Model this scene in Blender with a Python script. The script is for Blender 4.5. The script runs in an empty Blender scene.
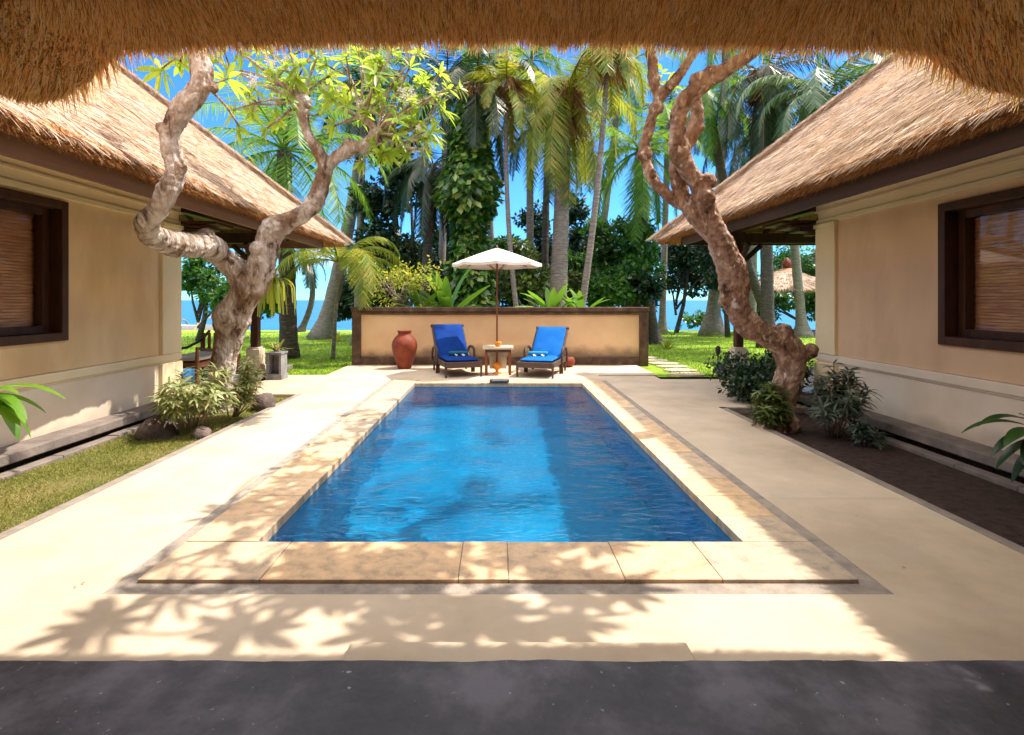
import bpy, math, random
import numpy as np
from mathutils import Vector, noise
random.seed(7)
RNG = np.random.default_rng(11)
S = bpy.context.scene
C = S.collection
F, VX, VY, H = 540.0, 497.0, 300.0, 1.45

def P(px, py, Y):
    """world point at distance Y seen at a given place of the frame (used only to survey the garden)"""
    return np.array([(px - VX) / F * Y, Y, H - (py - VY) / F * Y])

# ------------------------------------------------------------------ materials
def new_mat(name):
    m = bpy.data.materials.new(name); m.use_nodes = True
    nt = m.node_tree; b = nt.nodes['Principled BSDF']
    return m, nt, b

def N(nt, t, **kw):
    n = nt.nodes.new(t)
    for k, v in kw.items():
        if k in n.inputs: n.inputs[k].default_value = v
        else: setattr(n, k, v)
    return n

def ramp(nt, stops):
    r = nt.nodes.new('ShaderNodeValToRGB')
    e = r.color_ramp.elements
    while len(e) < len(stops): e.new(0.5)
    for i, (p, c) in enumerate(stops):
        e[i].position = p; e[i].color = (*c, 1)
    return r

def surf(name, stops, scale=3.0, rough=0.85, bump=0.2, bscale=40, detail=6, stretch=(1, 1, 1), spec=0.3, dist=0.0, bdist=0.01, spots=None):
    """noise-mottled surface in world coordinates"""
    m, nt, b = new_mat(name)
    tc = N(nt, 'ShaderNodeNewGeometry')
    mp = N(nt, 'ShaderNodeMapping'); mp.inputs['Scale'].default_value = stretch
    nt.links.new(tc.outputs['Position'], mp.inputs['Vector'])
    n = N(nt, 'ShaderNodeTexNoise'); n.inputs['Scale'].default_value = scale; n.inputs['Detail'].default_value = detail
    n.inputs['Roughness'].default_value = 0.62; n.inputs['Distortion'].default_value = dist
    nt.links.new(mp.outputs[0], n.inputs['Vector'])
    r = ramp(nt, stops); nt.links.new(n.outputs['Fac'], r.inputs[0])
    col = r.outputs[0]
    if spots:
        sc, lo, hi, c2, amt = spots
        n3 = N(nt, 'ShaderNodeTexNoise'); n3.inputs['Scale'].default_value = sc; n3.inputs['Detail'].default_value = 5
        nt.links.new(mp.outputs[0], n3.inputs['Vector'])
        mr = N(nt, 'ShaderNodeMapRange'); mr.inputs['From Min'].default_value = lo; mr.inputs['From Max'].default_value = hi
        mr.inputs['To Max'].default_value = amt
        nt.links.new(n3.outputs['Fac'], mr.inputs['Value'])
        mx = N(nt, 'ShaderNodeMix', data_type='RGBA'); mx.inputs[7].default_value = (*c2, 1)
        nt.links.new(mr.outputs[0], mx.inputs[0]); nt.links.new(col, mx.inputs[6]); col = mx.outputs[2]
    nt.links.new(col, b.inputs['Base Color'])
    b.inputs['Roughness'].default_value = rough; b.inputs['Specular IOR Level'].default_value = spec
    if bump:
        n2 = N(nt, 'ShaderNodeTexNoise'); n2.inputs['Scale'].default_value = bscale; n2.inputs['Detail'].default_value = 5
        nt.links.new(mp.outputs[0], n2.inputs['Vector'])
        bp = N(nt, 'ShaderNodeBump'); bp.inputs['Strength'].default_value = bump; bp.inputs['Distance'].default_value = bdist
        nt.links.new(n2.outputs['Fac'], bp.inputs['Height']); nt.links.new(bp.outputs[0], b.inputs['Normal'])
    return m

def island(name, stops, rough=0.6, transl=0.0, tcol=None, spec=0.3, noise_mix=0.0):
    """colour differs from leaf to leaf / straw to straw; optional light through the leaf"""
    m, nt, b = new_mat(name)
    g = N(nt, 'ShaderNodeNewGeometry')
    r = ramp(nt, stops); src = g.outputs['Random Per Island']
    if noise_mix:
        n = N(nt, 'ShaderNodeTexNoise'); n.inputs['Scale'].default_value = noise_mix; n.inputs['Detail'].default_value = 3
        nt.links.new(g.outputs['Position'], n.inputs['Vector'])
        a = N(nt, 'ShaderNodeMath', operation='MULTIPLY_ADD'); a.inputs[1].default_value = 1.3; a.inputs[2].default_value = -0.4
        nt.links.new(n.outputs['Fac'], a.inputs[0])
        a2 = N(nt, 'ShaderNodeMath', operation='MULTIPLY_ADD'); a2.inputs[1].default_value = 0.55
        nt.links.new(src, a2.inputs[0]); nt.links.new(a.outputs[0], a2.inputs[2]); src = a2.outputs[0]
    nt.links.new(src, r.inputs[0])
    nt.links.new(r.outputs[0], b.inputs['Base Color'])
    b.inputs['Roughness'].default_value = rough; b.inputs['Specular IOR Level'].default_value = spec
    if transl:
        t = N(nt, 'ShaderNodeBsdfTranslucent')
        mx = N(nt, 'ShaderNodeMixShader'); mx.inputs[0].default_value = transl
        if tcol:
            mc = N(nt, 'ShaderNodeMix', data_type='RGBA'); mc.inputs[0].default_value = 0.6; mc.inputs[7].default_value = (*tcol, 1)
            nt.links.new(r.outputs[0], mc.inputs[6]); nt.links.new(mc.outputs[2], t.inputs['Color'])
        else: nt.links.new(r.outputs[0], t.inputs['Color'])
        nt.links.new(b.outputs[0], mx.inputs[1]); nt.links.new(t.outputs[0], mx.inputs[2])
        nt.links.new(mx.outputs[0], nt.nodes['Material Output'].inputs['Surface'])
    return m

def flat(name, c, rough=0.5, spec=0.4, metal=0.0, **k):
    d = tuple(x * 0.86 for x in c)
    m = surf(name, [(0.3, d), (0.7, c)], scale=6, rough=rough, bump=0.05, bscale=60, spec=spec)
    m.node_tree.nodes['Principled BSDF'].inputs['Metallic'].default_value = metal
    return m

MAT = {}
MAT['deck'] = surf('cream_render', [(0.35, (0.47, 0.375, 0.27)), (0.5, (0.58, 0.47, 0.345)), (0.65, (0.65, 0.535, 0.405))], scale=1.1, rough=0.75, bump=0.12, bscale=55, detail=9,
                   spots=(3.1, 0.52, 0.72, (0.50, 0.43, 0.34), 0.65))
MAT['terrace'] = surf('grey_terrace_stone', [(0.36, (0.024, 0.023, 0.034)), (0.48, (0.050, 0.047, 0.064)), (0.62, (0.125, 0.118, 0.15))], scale=2.6, rough=0.5, bump=0.25, bscale=30, detail=10, spec=0.4,
                      spots=(38, 0.69, 0.74, (0.42, 0.42, 0.44), 0.7))
MAT['border'] = surf('grey_border_stone', [(0.3, (0.22, 0.19, 0.17)), (0.6, (0.36, 0.31, 0.26))], scale=9, bump=0.5, bscale=60)
MAT['deck_line'] = surf('deck_line', [(0.3, (0.36, 0.29, 0.21)), (0.7, (0.62, 0.5, 0.37))], scale=9)
MAT['grout'] = surf('coping_grout', [(0.3, (0.22, 0.18, 0.15)), (0.7, (0.38, 0.32, 0.26))], scale=9)
MAT['kerb'] = surf('kerb_stone', [(0.3, (0.20, 0.17, 0.15)), (0.65, (0.34, 0.29, 0.24))], scale=5, bump=0.5, bscale=40)
MAT['soil'] = surf('dark_soil', [(0.3, (0.022, 0.014, 0.012)), (0.7, (0.075, 0.045, 0.035))], scale=14, bump=1.0, bscale=40, bdist=0.03)
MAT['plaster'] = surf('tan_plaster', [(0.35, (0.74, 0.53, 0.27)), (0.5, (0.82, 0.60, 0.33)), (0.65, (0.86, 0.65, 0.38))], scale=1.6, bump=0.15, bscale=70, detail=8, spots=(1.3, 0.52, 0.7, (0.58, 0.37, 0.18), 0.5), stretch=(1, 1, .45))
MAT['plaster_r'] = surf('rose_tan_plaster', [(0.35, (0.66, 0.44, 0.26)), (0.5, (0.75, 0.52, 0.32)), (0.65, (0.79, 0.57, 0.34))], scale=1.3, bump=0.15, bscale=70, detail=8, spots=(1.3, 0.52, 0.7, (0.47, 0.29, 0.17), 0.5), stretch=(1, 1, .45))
MAT['cream'] = surf('cream_trim', [(0.3, (0.80, 0.66, 0.40)), (0.7, (0.87, 0.74, 0.48))], scale=2, bump=0.06, bscale=60)
MAT['lower'] = surf('pale_lower_wall', [(0.3, (0.76, 0.64, 0.48)), (0.7, (0.85, 0.73, 0.57))], scale=2.5, bump=0.1, bscale=60,
                    spots=(3.0, 0.6, 0.8, (0.42, 0.34, 0.26), 0.4))
MAT['plinth'] = surf('plinth_stone', [(0.3, (0.13, 0.11, 0.10)), (0.7, (0.29, 0.24, 0.21))], scale=4, bump=0.5, bscale=35)
MAT['darkwood'] = surf('dark_wood', [(0.3, (0.035, 0.014, 0.008)), (0.7, (0.085, 0.032, 0.016))], scale=8, rough=0.5, bump=0.3, bscale=50, stretch=(1, 1, 0.2))
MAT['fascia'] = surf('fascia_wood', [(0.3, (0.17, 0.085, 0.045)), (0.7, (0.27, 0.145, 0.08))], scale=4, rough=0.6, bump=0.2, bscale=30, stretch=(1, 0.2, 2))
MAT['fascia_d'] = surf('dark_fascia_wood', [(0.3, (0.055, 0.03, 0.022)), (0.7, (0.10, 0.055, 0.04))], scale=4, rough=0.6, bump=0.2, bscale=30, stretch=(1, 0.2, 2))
MAT['teak'] = surf('teak', [(0.3, (0.17, 0.055, 0.022)), (0.7, (0.30, 0.11, 0.045))], scale=9, rough=0.45, bump=0.15, bscale=60, stretch=(1, 1, 0.3))
MAT['rattan'] = surf('woven_rattan', [(0.3, (0.055, 0.035, 0.03)), (0.7, (0.12, 0.078, 0.065))], scale=60, rough=0.6, bump=0.8, bscale=130, bdist=0.006)
MAT['wallcap'] = surf('weathered_cap', [(0.3, (0.05, 0.032, 0.024)), (0.55, (0.12, 0.07, 0.045)), (0.75, (0.22, 0.15, 0.10))], scale=6, bump=0.6, bscale=40, detail=9)
MAT['terracotta'] = surf('terracotta', [(0.3, (0.15, 0.028, 0.014)), (0.7, (0.29, 0.062, 0.026))], scale=7, rough=0.6, bump=0.2, bscale=50)
MAT['rock'] = surf('rock', [(0.3, (0.06, 0.045, 0.04)), (0.7, (0.20, 0.15, 0.13))], scale=8, bump=0.8, bscale=25, bdist=0.02)
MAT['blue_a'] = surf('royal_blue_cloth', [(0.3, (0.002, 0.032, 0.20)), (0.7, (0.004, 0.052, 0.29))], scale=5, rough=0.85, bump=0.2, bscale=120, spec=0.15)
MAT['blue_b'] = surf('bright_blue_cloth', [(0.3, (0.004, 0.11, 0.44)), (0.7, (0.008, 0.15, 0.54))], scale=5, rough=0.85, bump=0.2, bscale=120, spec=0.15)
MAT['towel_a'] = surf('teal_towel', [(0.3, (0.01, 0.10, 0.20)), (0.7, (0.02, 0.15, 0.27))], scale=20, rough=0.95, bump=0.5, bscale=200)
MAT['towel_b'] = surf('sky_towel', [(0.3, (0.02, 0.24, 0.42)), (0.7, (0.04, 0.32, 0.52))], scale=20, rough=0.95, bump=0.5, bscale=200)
MAT['petal'] = flat('white_petal', (0.8, 0.78, 0.66))
MAT['stone_white'] = surf('pale_table_stone', [(0.3, (0.58, 0.48, 0.36)), (0.7, (0.75, 0.66, 0.52))], scale=10, rough=0.4, bump=0.1)
MAT['canvas'] = surf('cream_canvas', [(0.3, (0.66, 0.58, 0.50)), (0.7, (0.78, 0.70, 0.62))], scale=4, rough=0.9, bump=0.1, bscale=150)
MAT['amber'] = surf('amber_glaze', [(0.3, (0.65, 0.20, 0.02)), (0.7, (0.85, 0.36, 0.05))], scale=9, rough=0.25, bump=0.05)
MAT['black'] = flat('black_metal', (0.03, 0.03, 0.035), rough=0.4)
MAT['sand'] = surf('beach_sand', [(0.3, (0.30, 0.25, 0.18)), (0.7, (0.45, 0.38, 0.28))], scale=1.5, bump=0.3)
MAT['pathstone'] = surf('path_stone', [(0.3, (0.48, 0.40, 0.28)), (0.7, (0.62, 0.53, 0.38))], scale=6, bump=0.3)
MAT['white_stone'] = surf('cream_pedestal', [(0.3, (0.60, 0.50, 0.38)), (0.7, (0.72, 0.62, 0.48))], scale=8, bump=0.2)
MAT['grey_stone'] = surf('grey_planter_stone', [(0.3, (0.16, 0.16, 0.17)), (0.7, (0.34, 0.34, 0.35))], scale=8, bump=0.3)
MAT['floor_gloss'] = surf('polished_floor', [(0.3, (0.12, 0.13, 0.14)), (0.7, (0.18, 0.19, 0.20))], scale=3, rough=0.12, bump=0, spec=0.9)
MAT['boat'] = flat('boat_paint', (0.7, 0.72, 0.74))
MAT['bamboo'] = surf('bamboo', [(0.3, (0.35, 0.22, 0.10)), (0.7, (0.50, 0.34, 0.17))], scale=9, bump=0.2)

# bark
def bark(name, stops, scale, patch=None, stretch=(1, 1, 0.5), bump=0.9, bs=22, bd=0.03):
    return surf(name, stops, scale=scale, rough=0.85, bump=bump, bscale=bs, bdist=bd, detail=9, stretch=stretch, spec=0.2, dist=0.6, spots=patch)
MAT['bark_l'] = bark('pale_frangipani_bark', [(0.37, (0.10, 0.06, 0.04)), (0.43, (0.34, 0.26, 0.195)), (0.52, (0.50, 0.42, 0.35)), (0.62, (0.68, 0.61, 0.54))], 7, (3.2, 0.55, 0.63, (0.20, 0.11, 0.06), 0.85), bd=.06, bump=1.0)
MAT['bark_r'] = bark('russet_frangipani_bark', [(0.34, (0.06, 0.032, 0.022)), (0.42, (0.24, 0.14, 0.095)), (0.53, (0.38, 0.245, 0.175)), (0.64, (0.58, 0.44, 0.36))], 7, (15, 0.62, 0.68, (0.75, 0.66, 0.60), 0.8), bd=.07)
MAT['palmbark'] = bark('palm_bark', [(0.3, (0.16, 0.12, 0.10)), (0.55, (0.28, 0.235, 0.205)), (0.75, (0.42, 0.37, 0.34))], 5, None, (1, 1, 5), 0.8, 7, 0.04)
MAT['palmbark_d'] = bark('dark_palm_bark', [(0.3, (0.05, 0.04, 0.036)), (0.55, (0.11, 0.088, 0.078)), (0.75, (0.20, 0.165, 0.15))], 5, None, (1, 1, 5), 0.8, 7, 0.04)
MAT['twig'] = bark('twig_bark', [(0.3, (0.20, 0.15, 0.12)), (0.7, (0.40, 0.32, 0.27))], 12)

# foliage
MAT['leaf_fr'] = island('frangipani_leaf', [(0, (0.10, 0.20, 0.02)), (0.4, (0.22, 0.38, 0.035)), (0.8, (0.34, 0.50, 0.05)), (1, (0.52, 0.52, 0.07))], 0.35, 0.55, (0.62, 0.78, 0.07), 0.5)
MAT['leaf_fr_d'] = island('deep_frangipani_leaf', [(0, (0.04, 0.10, 0.02)), (1, (0.12, 0.22, 0.03))], 0.35, 0.35, (0.25, 0.4, 0.05), 0.5)
MAT['frond_g'] = island('green_frond', [(0, (0.03, 0.10, 0.010)), (0.5, (0.08, 0.22, 0.02)), (0.9, (0.18, 0.34, 0.03)), (1, (0.36, 0.36, 0.05))], 0.5, 0.42, (0.34, 0.60, 0.04), 0.6)
MAT['frond_y'] = island('yellowing_frond', [(0, (0.07, 0.14, 0.012)), (0.5, (0.20, 0.30, 0.03)), (0.85, (0.44, 0.38, 0.05)), (1, (0.52, 0.28, 0.06))], 0.4, 0.45, (0.58, 0.62, 0.05), 0.5)
MAT['frond_d'] = island('dark_frond', [(0, (0.010, 0.03, 0.012)), (0.6, (0.025, 0.06, 0.022)), (1, (0.06, 0.10, 0.035))], 0.35, 0.18, (0.06, 0.14, 0.03), 0.6)
MAT['frond_s'] = island('silvery_frond', [(0, (0.06, 0.13, 0.05)), (0.6, (0.13, 0.22, 0.10)), (1, (0.26, 0.33, 0.18))], 0.5, 0.3, (0.2, 0.36, 0.08), 0.9)
MAT['husk'] = island('dry_husk', [(0, (0.20, 0.09, 0.035)), (0.6, (0.42, 0.22, 0.08)), (1, (0.55, 0.34, 0.14))], 0.8, 0.25)
MAT['leaf_b'] = island('bright_leaf', [(0, (0.02, 0.07, 0.012)), (0.5, (0.05, 0.15, 0.02)), (1, (0.13, 0.27, 0.035))], 0.35, 0.35, (0.12, 0.34, 0.03), 0.6, 0.9)
MAT['leaf_d'] = island('dark_leaf', [(0, (0.008, 0.024, 0.010)), (0.6, (0.018, 0.05, 0.018)), (1, (0.045, 0.10, 0.03))], 0.4, 0.2, (0.04, 0.12, 0.02), 0.5, 0.9)
MAT['leaf_v'] = island('vine_leaf', [(0, (0.015, 0.06, 0.012)), (0.5, (0.05, 0.15, 0.02)), (0.75, (0.15, 0.30, 0.04)), (1, (0.45, 0.50, 0.10))], 0.3, 0.25, (0.2, 0.4, 0.04), 0.6)
MAT['leaf_var'] = island('variegated_leaf', [(0, (0.16, 0.22, 0.06)), (0.5, (0.30, 0.36, 0.13)), (0.8, (0.50, 0.50, 0.24)), (1, (0.55, 0.46, 0.22))], 0.4, 0.35, (0.5, 0.5, 0.15), 0.5)
MAT['leaf_sil'] = island('silver_green_leaf', [(0, (0.05, 0.085, 0.06)), (0.6, (0.11, 0.16, 0.11)), (1, (0.22, 0.28, 0.20))], 0.4, 0.2, (0.1, 0.2, 0.06), 0.5)
MAT['leaf_olive'] = island('olive_leaf', [(0, (0.05, 0.09, 0.02)), (0.6, (0.12, 0.17, 0.04)), (1, (0.26, 0.30, 0.08))], 0.4, 0.25, (0.2, 0.3, 0.05), 0.5)
MAT['leaf_yel'] = island('yellow_green_leaf', [(0, (0.20, 0.30, 0.03)), (0.6, (0.42, 0.46, 0.05)), (1, (0.62, 0.55, 0.09))], 0.4, 0.4, (0.6, 0.6, 0.06), 0.5)
MAT['leaf_big'] = island('broad_leaf', [(0, (0.07, 0.20, 0.02)), (1, (0.20, 0.38, 0.04))], 0.3, 0.45, (0.35, 0.62, 0.05), 0.6)
MAT['straw_sun'] = island('bleached_thatch', [(0, (0.20, 0.13, 0.085)), (0.2, (0.52, 0.38, 0.27)), (0.7, (0.74, 0.59, 0.46)), (1, (0.86, 0.74, 0.62))], 0.8, 0.2, None, 0.15)
MAT['straw_or'] = island('golden_thatch', [(0, (0.10, 0.035, 0.01)), (0.22, (0.42, 0.18, 0.045)), (0.4, (0.90, 0.52, 0.16)), (0.7, (0.98, 0.68, 0.26)), (1, (0.99, 0.88, 0.56))], 0.75, 0.45, (0.99, 0.72, 0.28), 0.15)
MAT['straw_edge'] = island('cut_thatch_edge', [(0, (0.22, 0.085, 0.022)), (0.35, (0.42, 0.19, 0.06)), (0.7, (0.56, 0.30, 0.11)), (1, (0.70, 0.44, 0.2))], 0.8, 0.2, None, 0.1)
MAT['straw_base'] = surf('thatch_mass', [(0.3, (0.34, 0.20, 0.11)), (0.7, (0.52, 0.34, 0.20))], scale=18, bump=0.8, bscale=60, stretch=(1, 1, 0.4), bdist=0.02)
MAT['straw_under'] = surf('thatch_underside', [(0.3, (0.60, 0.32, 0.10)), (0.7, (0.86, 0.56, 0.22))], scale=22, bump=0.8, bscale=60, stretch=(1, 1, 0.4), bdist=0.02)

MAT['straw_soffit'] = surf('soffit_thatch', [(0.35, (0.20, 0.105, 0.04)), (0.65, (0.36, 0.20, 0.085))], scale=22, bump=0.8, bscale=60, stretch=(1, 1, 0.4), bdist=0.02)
# grass sheets: blades in geometry on top for the near strip
MAT['lawn'] = surf('lawn_grass', [(0.35, (0.14, 0.25, 0.012)), (0.5, (0.24, 0.38, 0.02)), (0.65, (0.36, 0.50, 0.035))], scale=0.9, bump=0.8, bscale=90, detail=12, bdist=0.03)
MAT['lawn_dry'] = surf('worn_grass', [(0.3, (0.11, 0.13, 0.03)), (0.5, (0.20, 0.20, 0.055)), (0.7, (0.32, 0.25, 0.11))], scale=1.8, bump=0.9, bscale=120, detail=12, bdist=0.03)
MAT['blade'] = island('grass_blade', [(0, (0.12, 0.16, 0.02)), (0.45, (0.26, 0.27, 0.05)), (1, (0.50, 0.40, 0.17))], 0.6, 0.35, (0.3, 0.36, 0.05), 0.3, 1.5)

def tile_material():
    m, nt, b = new_mat('pool_mosaic')
    g = N(nt, 'ShaderNodeNewGeometry')
    n = N(nt, 'ShaderNodeTexNoise'); n.inputs['Scale'].default_value = 1.2; n.inputs['Detail'].default_value = 4
    nt.links.new(g.outputs['Position'], n.inputs['Vector'])
    r = ramp(nt, [(0.3, (0.001, 0.21, 0.45)), (0.7, (0.002, 0.32, 0.60))]); nt.links.new(n.outputs['Fac'], r.inputs[0])
    v = N(nt, 'ShaderNodeTexVoronoi', distance='CHEBYCHEV'); v.inputs['Scale'].default_value = 7; v.inputs['Randomness'].default_value = 0
    nt.links.new(g.outputs['Position'], v.inputs['Vector'])
    mr = N(nt, 'ShaderNodeMapRange'); mr.inputs['From Min'].default_value = 0.44; mr.inputs['From Max'].default_value = 0.48; mr.inputs['To Max'].default_value = 0.18
    nt.links.new(v.outputs['Distance'], mr.inputs['Value'])
    mx = N(nt, 'ShaderNodeMix', data_type='RGBA'); mx.inputs[7].default_value = (0.05, 0.5, 0.68, 1)
    nt.links.new(mr.outputs[0], mx.inputs[0]); nt.links.new(r.outputs[0], mx.inputs[6]); nt.links.new(mx.outputs[2], b.inputs['Base Color'])
    b.inputs['Roughness'].default_value = 0.35
    return m
MAT['tile'] = tile_material()

def water_material(name, scale, strength, tint):
    m, nt, b = new_mat(name)
    g = N(nt, 'ShaderNodeNewGeometry')
    mp = N(nt, 'ShaderNodeMapping'); mp.inputs['Scale'].default_value = (1, 2.2, 1)
    nt.links.new(g.outputs['Position'], mp.inputs['Vector'])
    n = N(nt, 'ShaderNodeTexNoise'); n.inputs['Scale'].default_value = scale; n.inputs['Detail'].default_value = 3; n.inputs['Distortion'].default_value = 1.2
    nt.links.new(mp.outputs[0], n.inputs['Vector'])
    bp = N(nt, 'ShaderNodeBump'); bp.inputs['Strength'].default_value = strength; bp.inputs['Distance'].default_value = 0.05
    nt.links.new(n.outputs['Fac'], bp.inputs['Height'])
    b.inputs['Base Color'].default_value = (*tint, 1); b.inputs['Roughness'].default_value = 0.0
    b.inputs['IOR'].default_value = 1.333; b.inputs['Transmission Weight'].default_value = 1.0
    nt.links.new(bp.outputs[0], b.inputs['Normal'])
    return m
MAT['water'] = water_material('pool_water', 5.0, 0.22, (0.50, 0.90, 1.0))

def sea_material():
    m, nt, b = new_mat('sea_water')
    g = N(nt, 'ShaderNodeNewGeometry')
    n = N(nt, 'ShaderNodeTexNoise'); n.inputs['Scale'].default_value = 0.6; n.inputs['Detail'].default_value = 8
    nt.links.new(g.outputs['Position'], n.inputs['Vector'])
    r = ramp(nt, [(0.3, (0.004, 0.085, 0.20)), (0.7, (0.01, 0.16, 0.30))]); nt.links.new(n.outputs['Fac'], r.inputs[0])
    nt.links.new(r.outputs[0], b.inputs['Base Color'])
    bp = N(nt, 'ShaderNodeBump'); bp.inputs['Strength'].default_value = 0.5; bp.inputs['Distance'].default_value = 0.2
    nt.links.new(n.outputs['Fac'], bp.inputs['Height']); nt.links.new(bp.outputs[0], b.inputs['Normal'])
    b.inputs['Roughness'].default_value = 0.35
    return m
MAT['sea'] = sea_material()

def glass_material():
    m, nt, b = new_mat('window_glass')
    t = N(nt, 'ShaderNodeBsdfTransparent'); gl = N(nt, 'ShaderNodeBsdfGlossy'); gl.inputs['Roughness'].default_value = 0.015
    fr = N(nt, 'ShaderNodeFresnel'); fr.inputs['IOR'].default_value = 1.2
    mx = N(nt, 'ShaderNodeMixShader')
    nt.links.new(fr.outputs[0], mx.inputs[0]); nt.links.new(t.outputs[0], mx.inputs[1]); nt.links.new(gl.outputs[0], mx.inputs[2])
    nt.links.new(mx.outputs[0], nt.nodes['Material Output'].inputs['Surface'])
    return m
MAT['glass'] = glass_material()

def blind_material():
    m, nt, b = new_mat('wooden_blind')
    g = N(nt, 'ShaderNodeNewGeometry'); s = N(nt, 'ShaderNodeSeparateXYZ'); nt.links.new(g.outputs['Position'], s.inputs[0])
    n = N(nt, 'ShaderNodeTexNoise'); n.inputs['Scale'].default_value = 5
    mp = N(nt, 'ShaderNodeMapping'); mp.inputs['Scale'].default_value = (1, 1, 12); nt.links.new(g.outputs['Position'], mp.inputs[0]); nt.links.new(mp.outputs[0], n.inputs['Vector'])
    r = ramp(nt, [(0.3, (0.35, 0.16, 0.07)), (0.7, (0.62, 0.34, 0.16))]); nt.links.new(n.outputs['Fac'], r.inputs[0])
    nt.links.new(r.outputs[0], b.inputs['Base Color']); b.inputs['Roughness'].default_value = 0.6
    return m
MAT['blind'] = blind_material()

def coping_material():
    m, nt, b = new_mat('sandstone_slabs')
    g = N(nt, 'ShaderNodeNewGeometry')
    r = ramp(nt, [(0, (0.46, 0.39, 0.31)), (0.18, (0.56, 0.45, 0.33)), (0.4, (0.66, 0.48, 0.31)), (0.7, (0.69, 0.48, 0.285)), (1, (0.74, 0.54, 0.34))])
    nt.links.new(g.outputs['Random Per Island'], r.inputs[0])
    n = N(nt, 'ShaderNodeTexNoise'); n.inputs['Scale'].default_value = 9; n.inputs['Detail'].default_value = 10; n.inputs['Distortion'].default_value = .1; n.inputs['Roughness'].default_value = .7
    nt.links.new(g.outputs['Position'], n.inputs['Vector'])
    r2 = ramp(nt, [(0.36, (0.60, 0.62, 0.66)), (0.5, (0.92, 0.90, 0.88)), (0.64, (1.1, 1.05, 1.0))]); nt.links.new(n.outputs['Fac'], r2.inputs[0])
    mx = N(nt, 'ShaderNodeMix', data_type='RGBA', blend_type='MULTIPLY'); mx.inputs[0].default_value = 1
    nt.links.new(r.outputs[0], mx.inputs[6]); nt.links.new(r2.outputs[0], mx.inputs[7]); nt.links.new(mx.outputs[2], b.inputs['Base Color'])
    bp = N(nt, 'ShaderNodeBump'); bp.inputs['Strength'].default_value = 0.25; bp.inputs['Distance'].default_value = 0.01
    nt.links.new(n.outputs['Fac'], bp.inputs['Height']); nt.links.new(bp.outputs[0], b.inputs['Normal'])
    b.inputs['Roughness'].default_value = 0.7
    return m
MAT['coping'] = coping_material()

def wall_panel_material(name='stained_plaster', c0=(0.68, 0.44, 0.24), c1=(0.78, 0.54, 0.31), zoff=0.0, amt=.75, dirt=(0.10, 0.065, 0.045)):
    """back wall plaster with damp stains along its foot"""
    m, nt, b = new_mat(name)
    g = N(nt, 'ShaderNodeNewGeometry'); s = N(nt, 'ShaderNodeSeparateXYZ'); nt.links.new(g.outputs['Position'], s.inputs[0])
    n = N(nt, 'ShaderNodeTexNoise'); n.inputs['Scale'].default_value = 2.2; n.inputs['Detail'].default_value = 7
    nt.links.new(g.outputs['Position'], n.inputs['Vector'])
    r = ramp(nt, [(0.3, c0), (0.7, c1)]); nt.links.new(n.outputs['Fac'], r.inputs[0])
    a = N(nt, 'ShaderNodeMath', operation='MULTIPLY_ADD'); a.inputs[1].default_value = 1.1
    nt.links.new(n.outputs['Fac'], a.inputs[0])
    zz = N(nt, 'ShaderNodeMath', operation='MULTIPLY'); zz.inputs[1].default_value = -1.9; nt.links.new(s.outputs['Z'], zz.inputs[0])
    nt.links.new(zz.outputs[0], a.inputs[2])
    mr = N(nt, 'ShaderNodeMapRange'); mr.inputs['From Min'].default_value = -0.22 + zoff; mr.inputs['From Max'].default_value = 0.12 + zoff; mr.inputs['To Max'].default_value = amt
    nt.links.new(a.outputs[0], mr.inputs['Value'])
    mx = N(nt, 'ShaderNodeMix', data_type='RGBA'); mx.inputs[7].default_value = (*dirt, 1)
    nt.links.new(mr.outputs[0], mx.inputs[0]); nt.links.new(r.outputs[0], mx.inputs[6]); nt.links.new(mx.outputs[2], b.inputs['Base Color'])
    b.inputs['Roughness'].default_value = 0.85
    return m
MAT['panel'] = wall_panel_material()
MAT['lower'] = wall_panel_material('pale_lower_wall', (.74, .62, .46), (.85, .73, .57), .30, .55, (.36, .28, .21))

# ------------------------------------------------------------------ mesh helpers
def link_mesh(name, me, mat, parent=None, smooth=False):
    o = bpy.data.objects.new(name, me); C.objects.link(o)
    me.materials.append(mat if not isinstance(mat, str) else MAT[mat])
    if smooth:
        me.polygons.foreach_set('use_smooth', np.ones(len(me.polygons), dtype=bool))
    if parent is not None: o.parent = parent
    return o

def np_mesh(name, V, faces):
    """V (n,3); faces (m,k) array"""
    me = bpy.data.meshes.new(name)
    V = np.asarray(V, dtype=np.float32); faces = np.asarray(faces, dtype=np.int32)
    k = faces.shape[1]
    me.vertices.add(len(V)); me.vertices.foreach_set('co', V.ravel())
    me.loops.add(faces.size); me.loops.foreach_set('vertex_index', faces.ravel())
    me.polygons.add(len(faces)); me.polygons.foreach_set('loop_start', np.arange(len(faces), dtype=np.int32) * k)
    me.polygons.foreach_set('loop_total', np.full(len(faces), k, dtype=np.int32))
    me.update(calc_edges=True)
    return me

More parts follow.
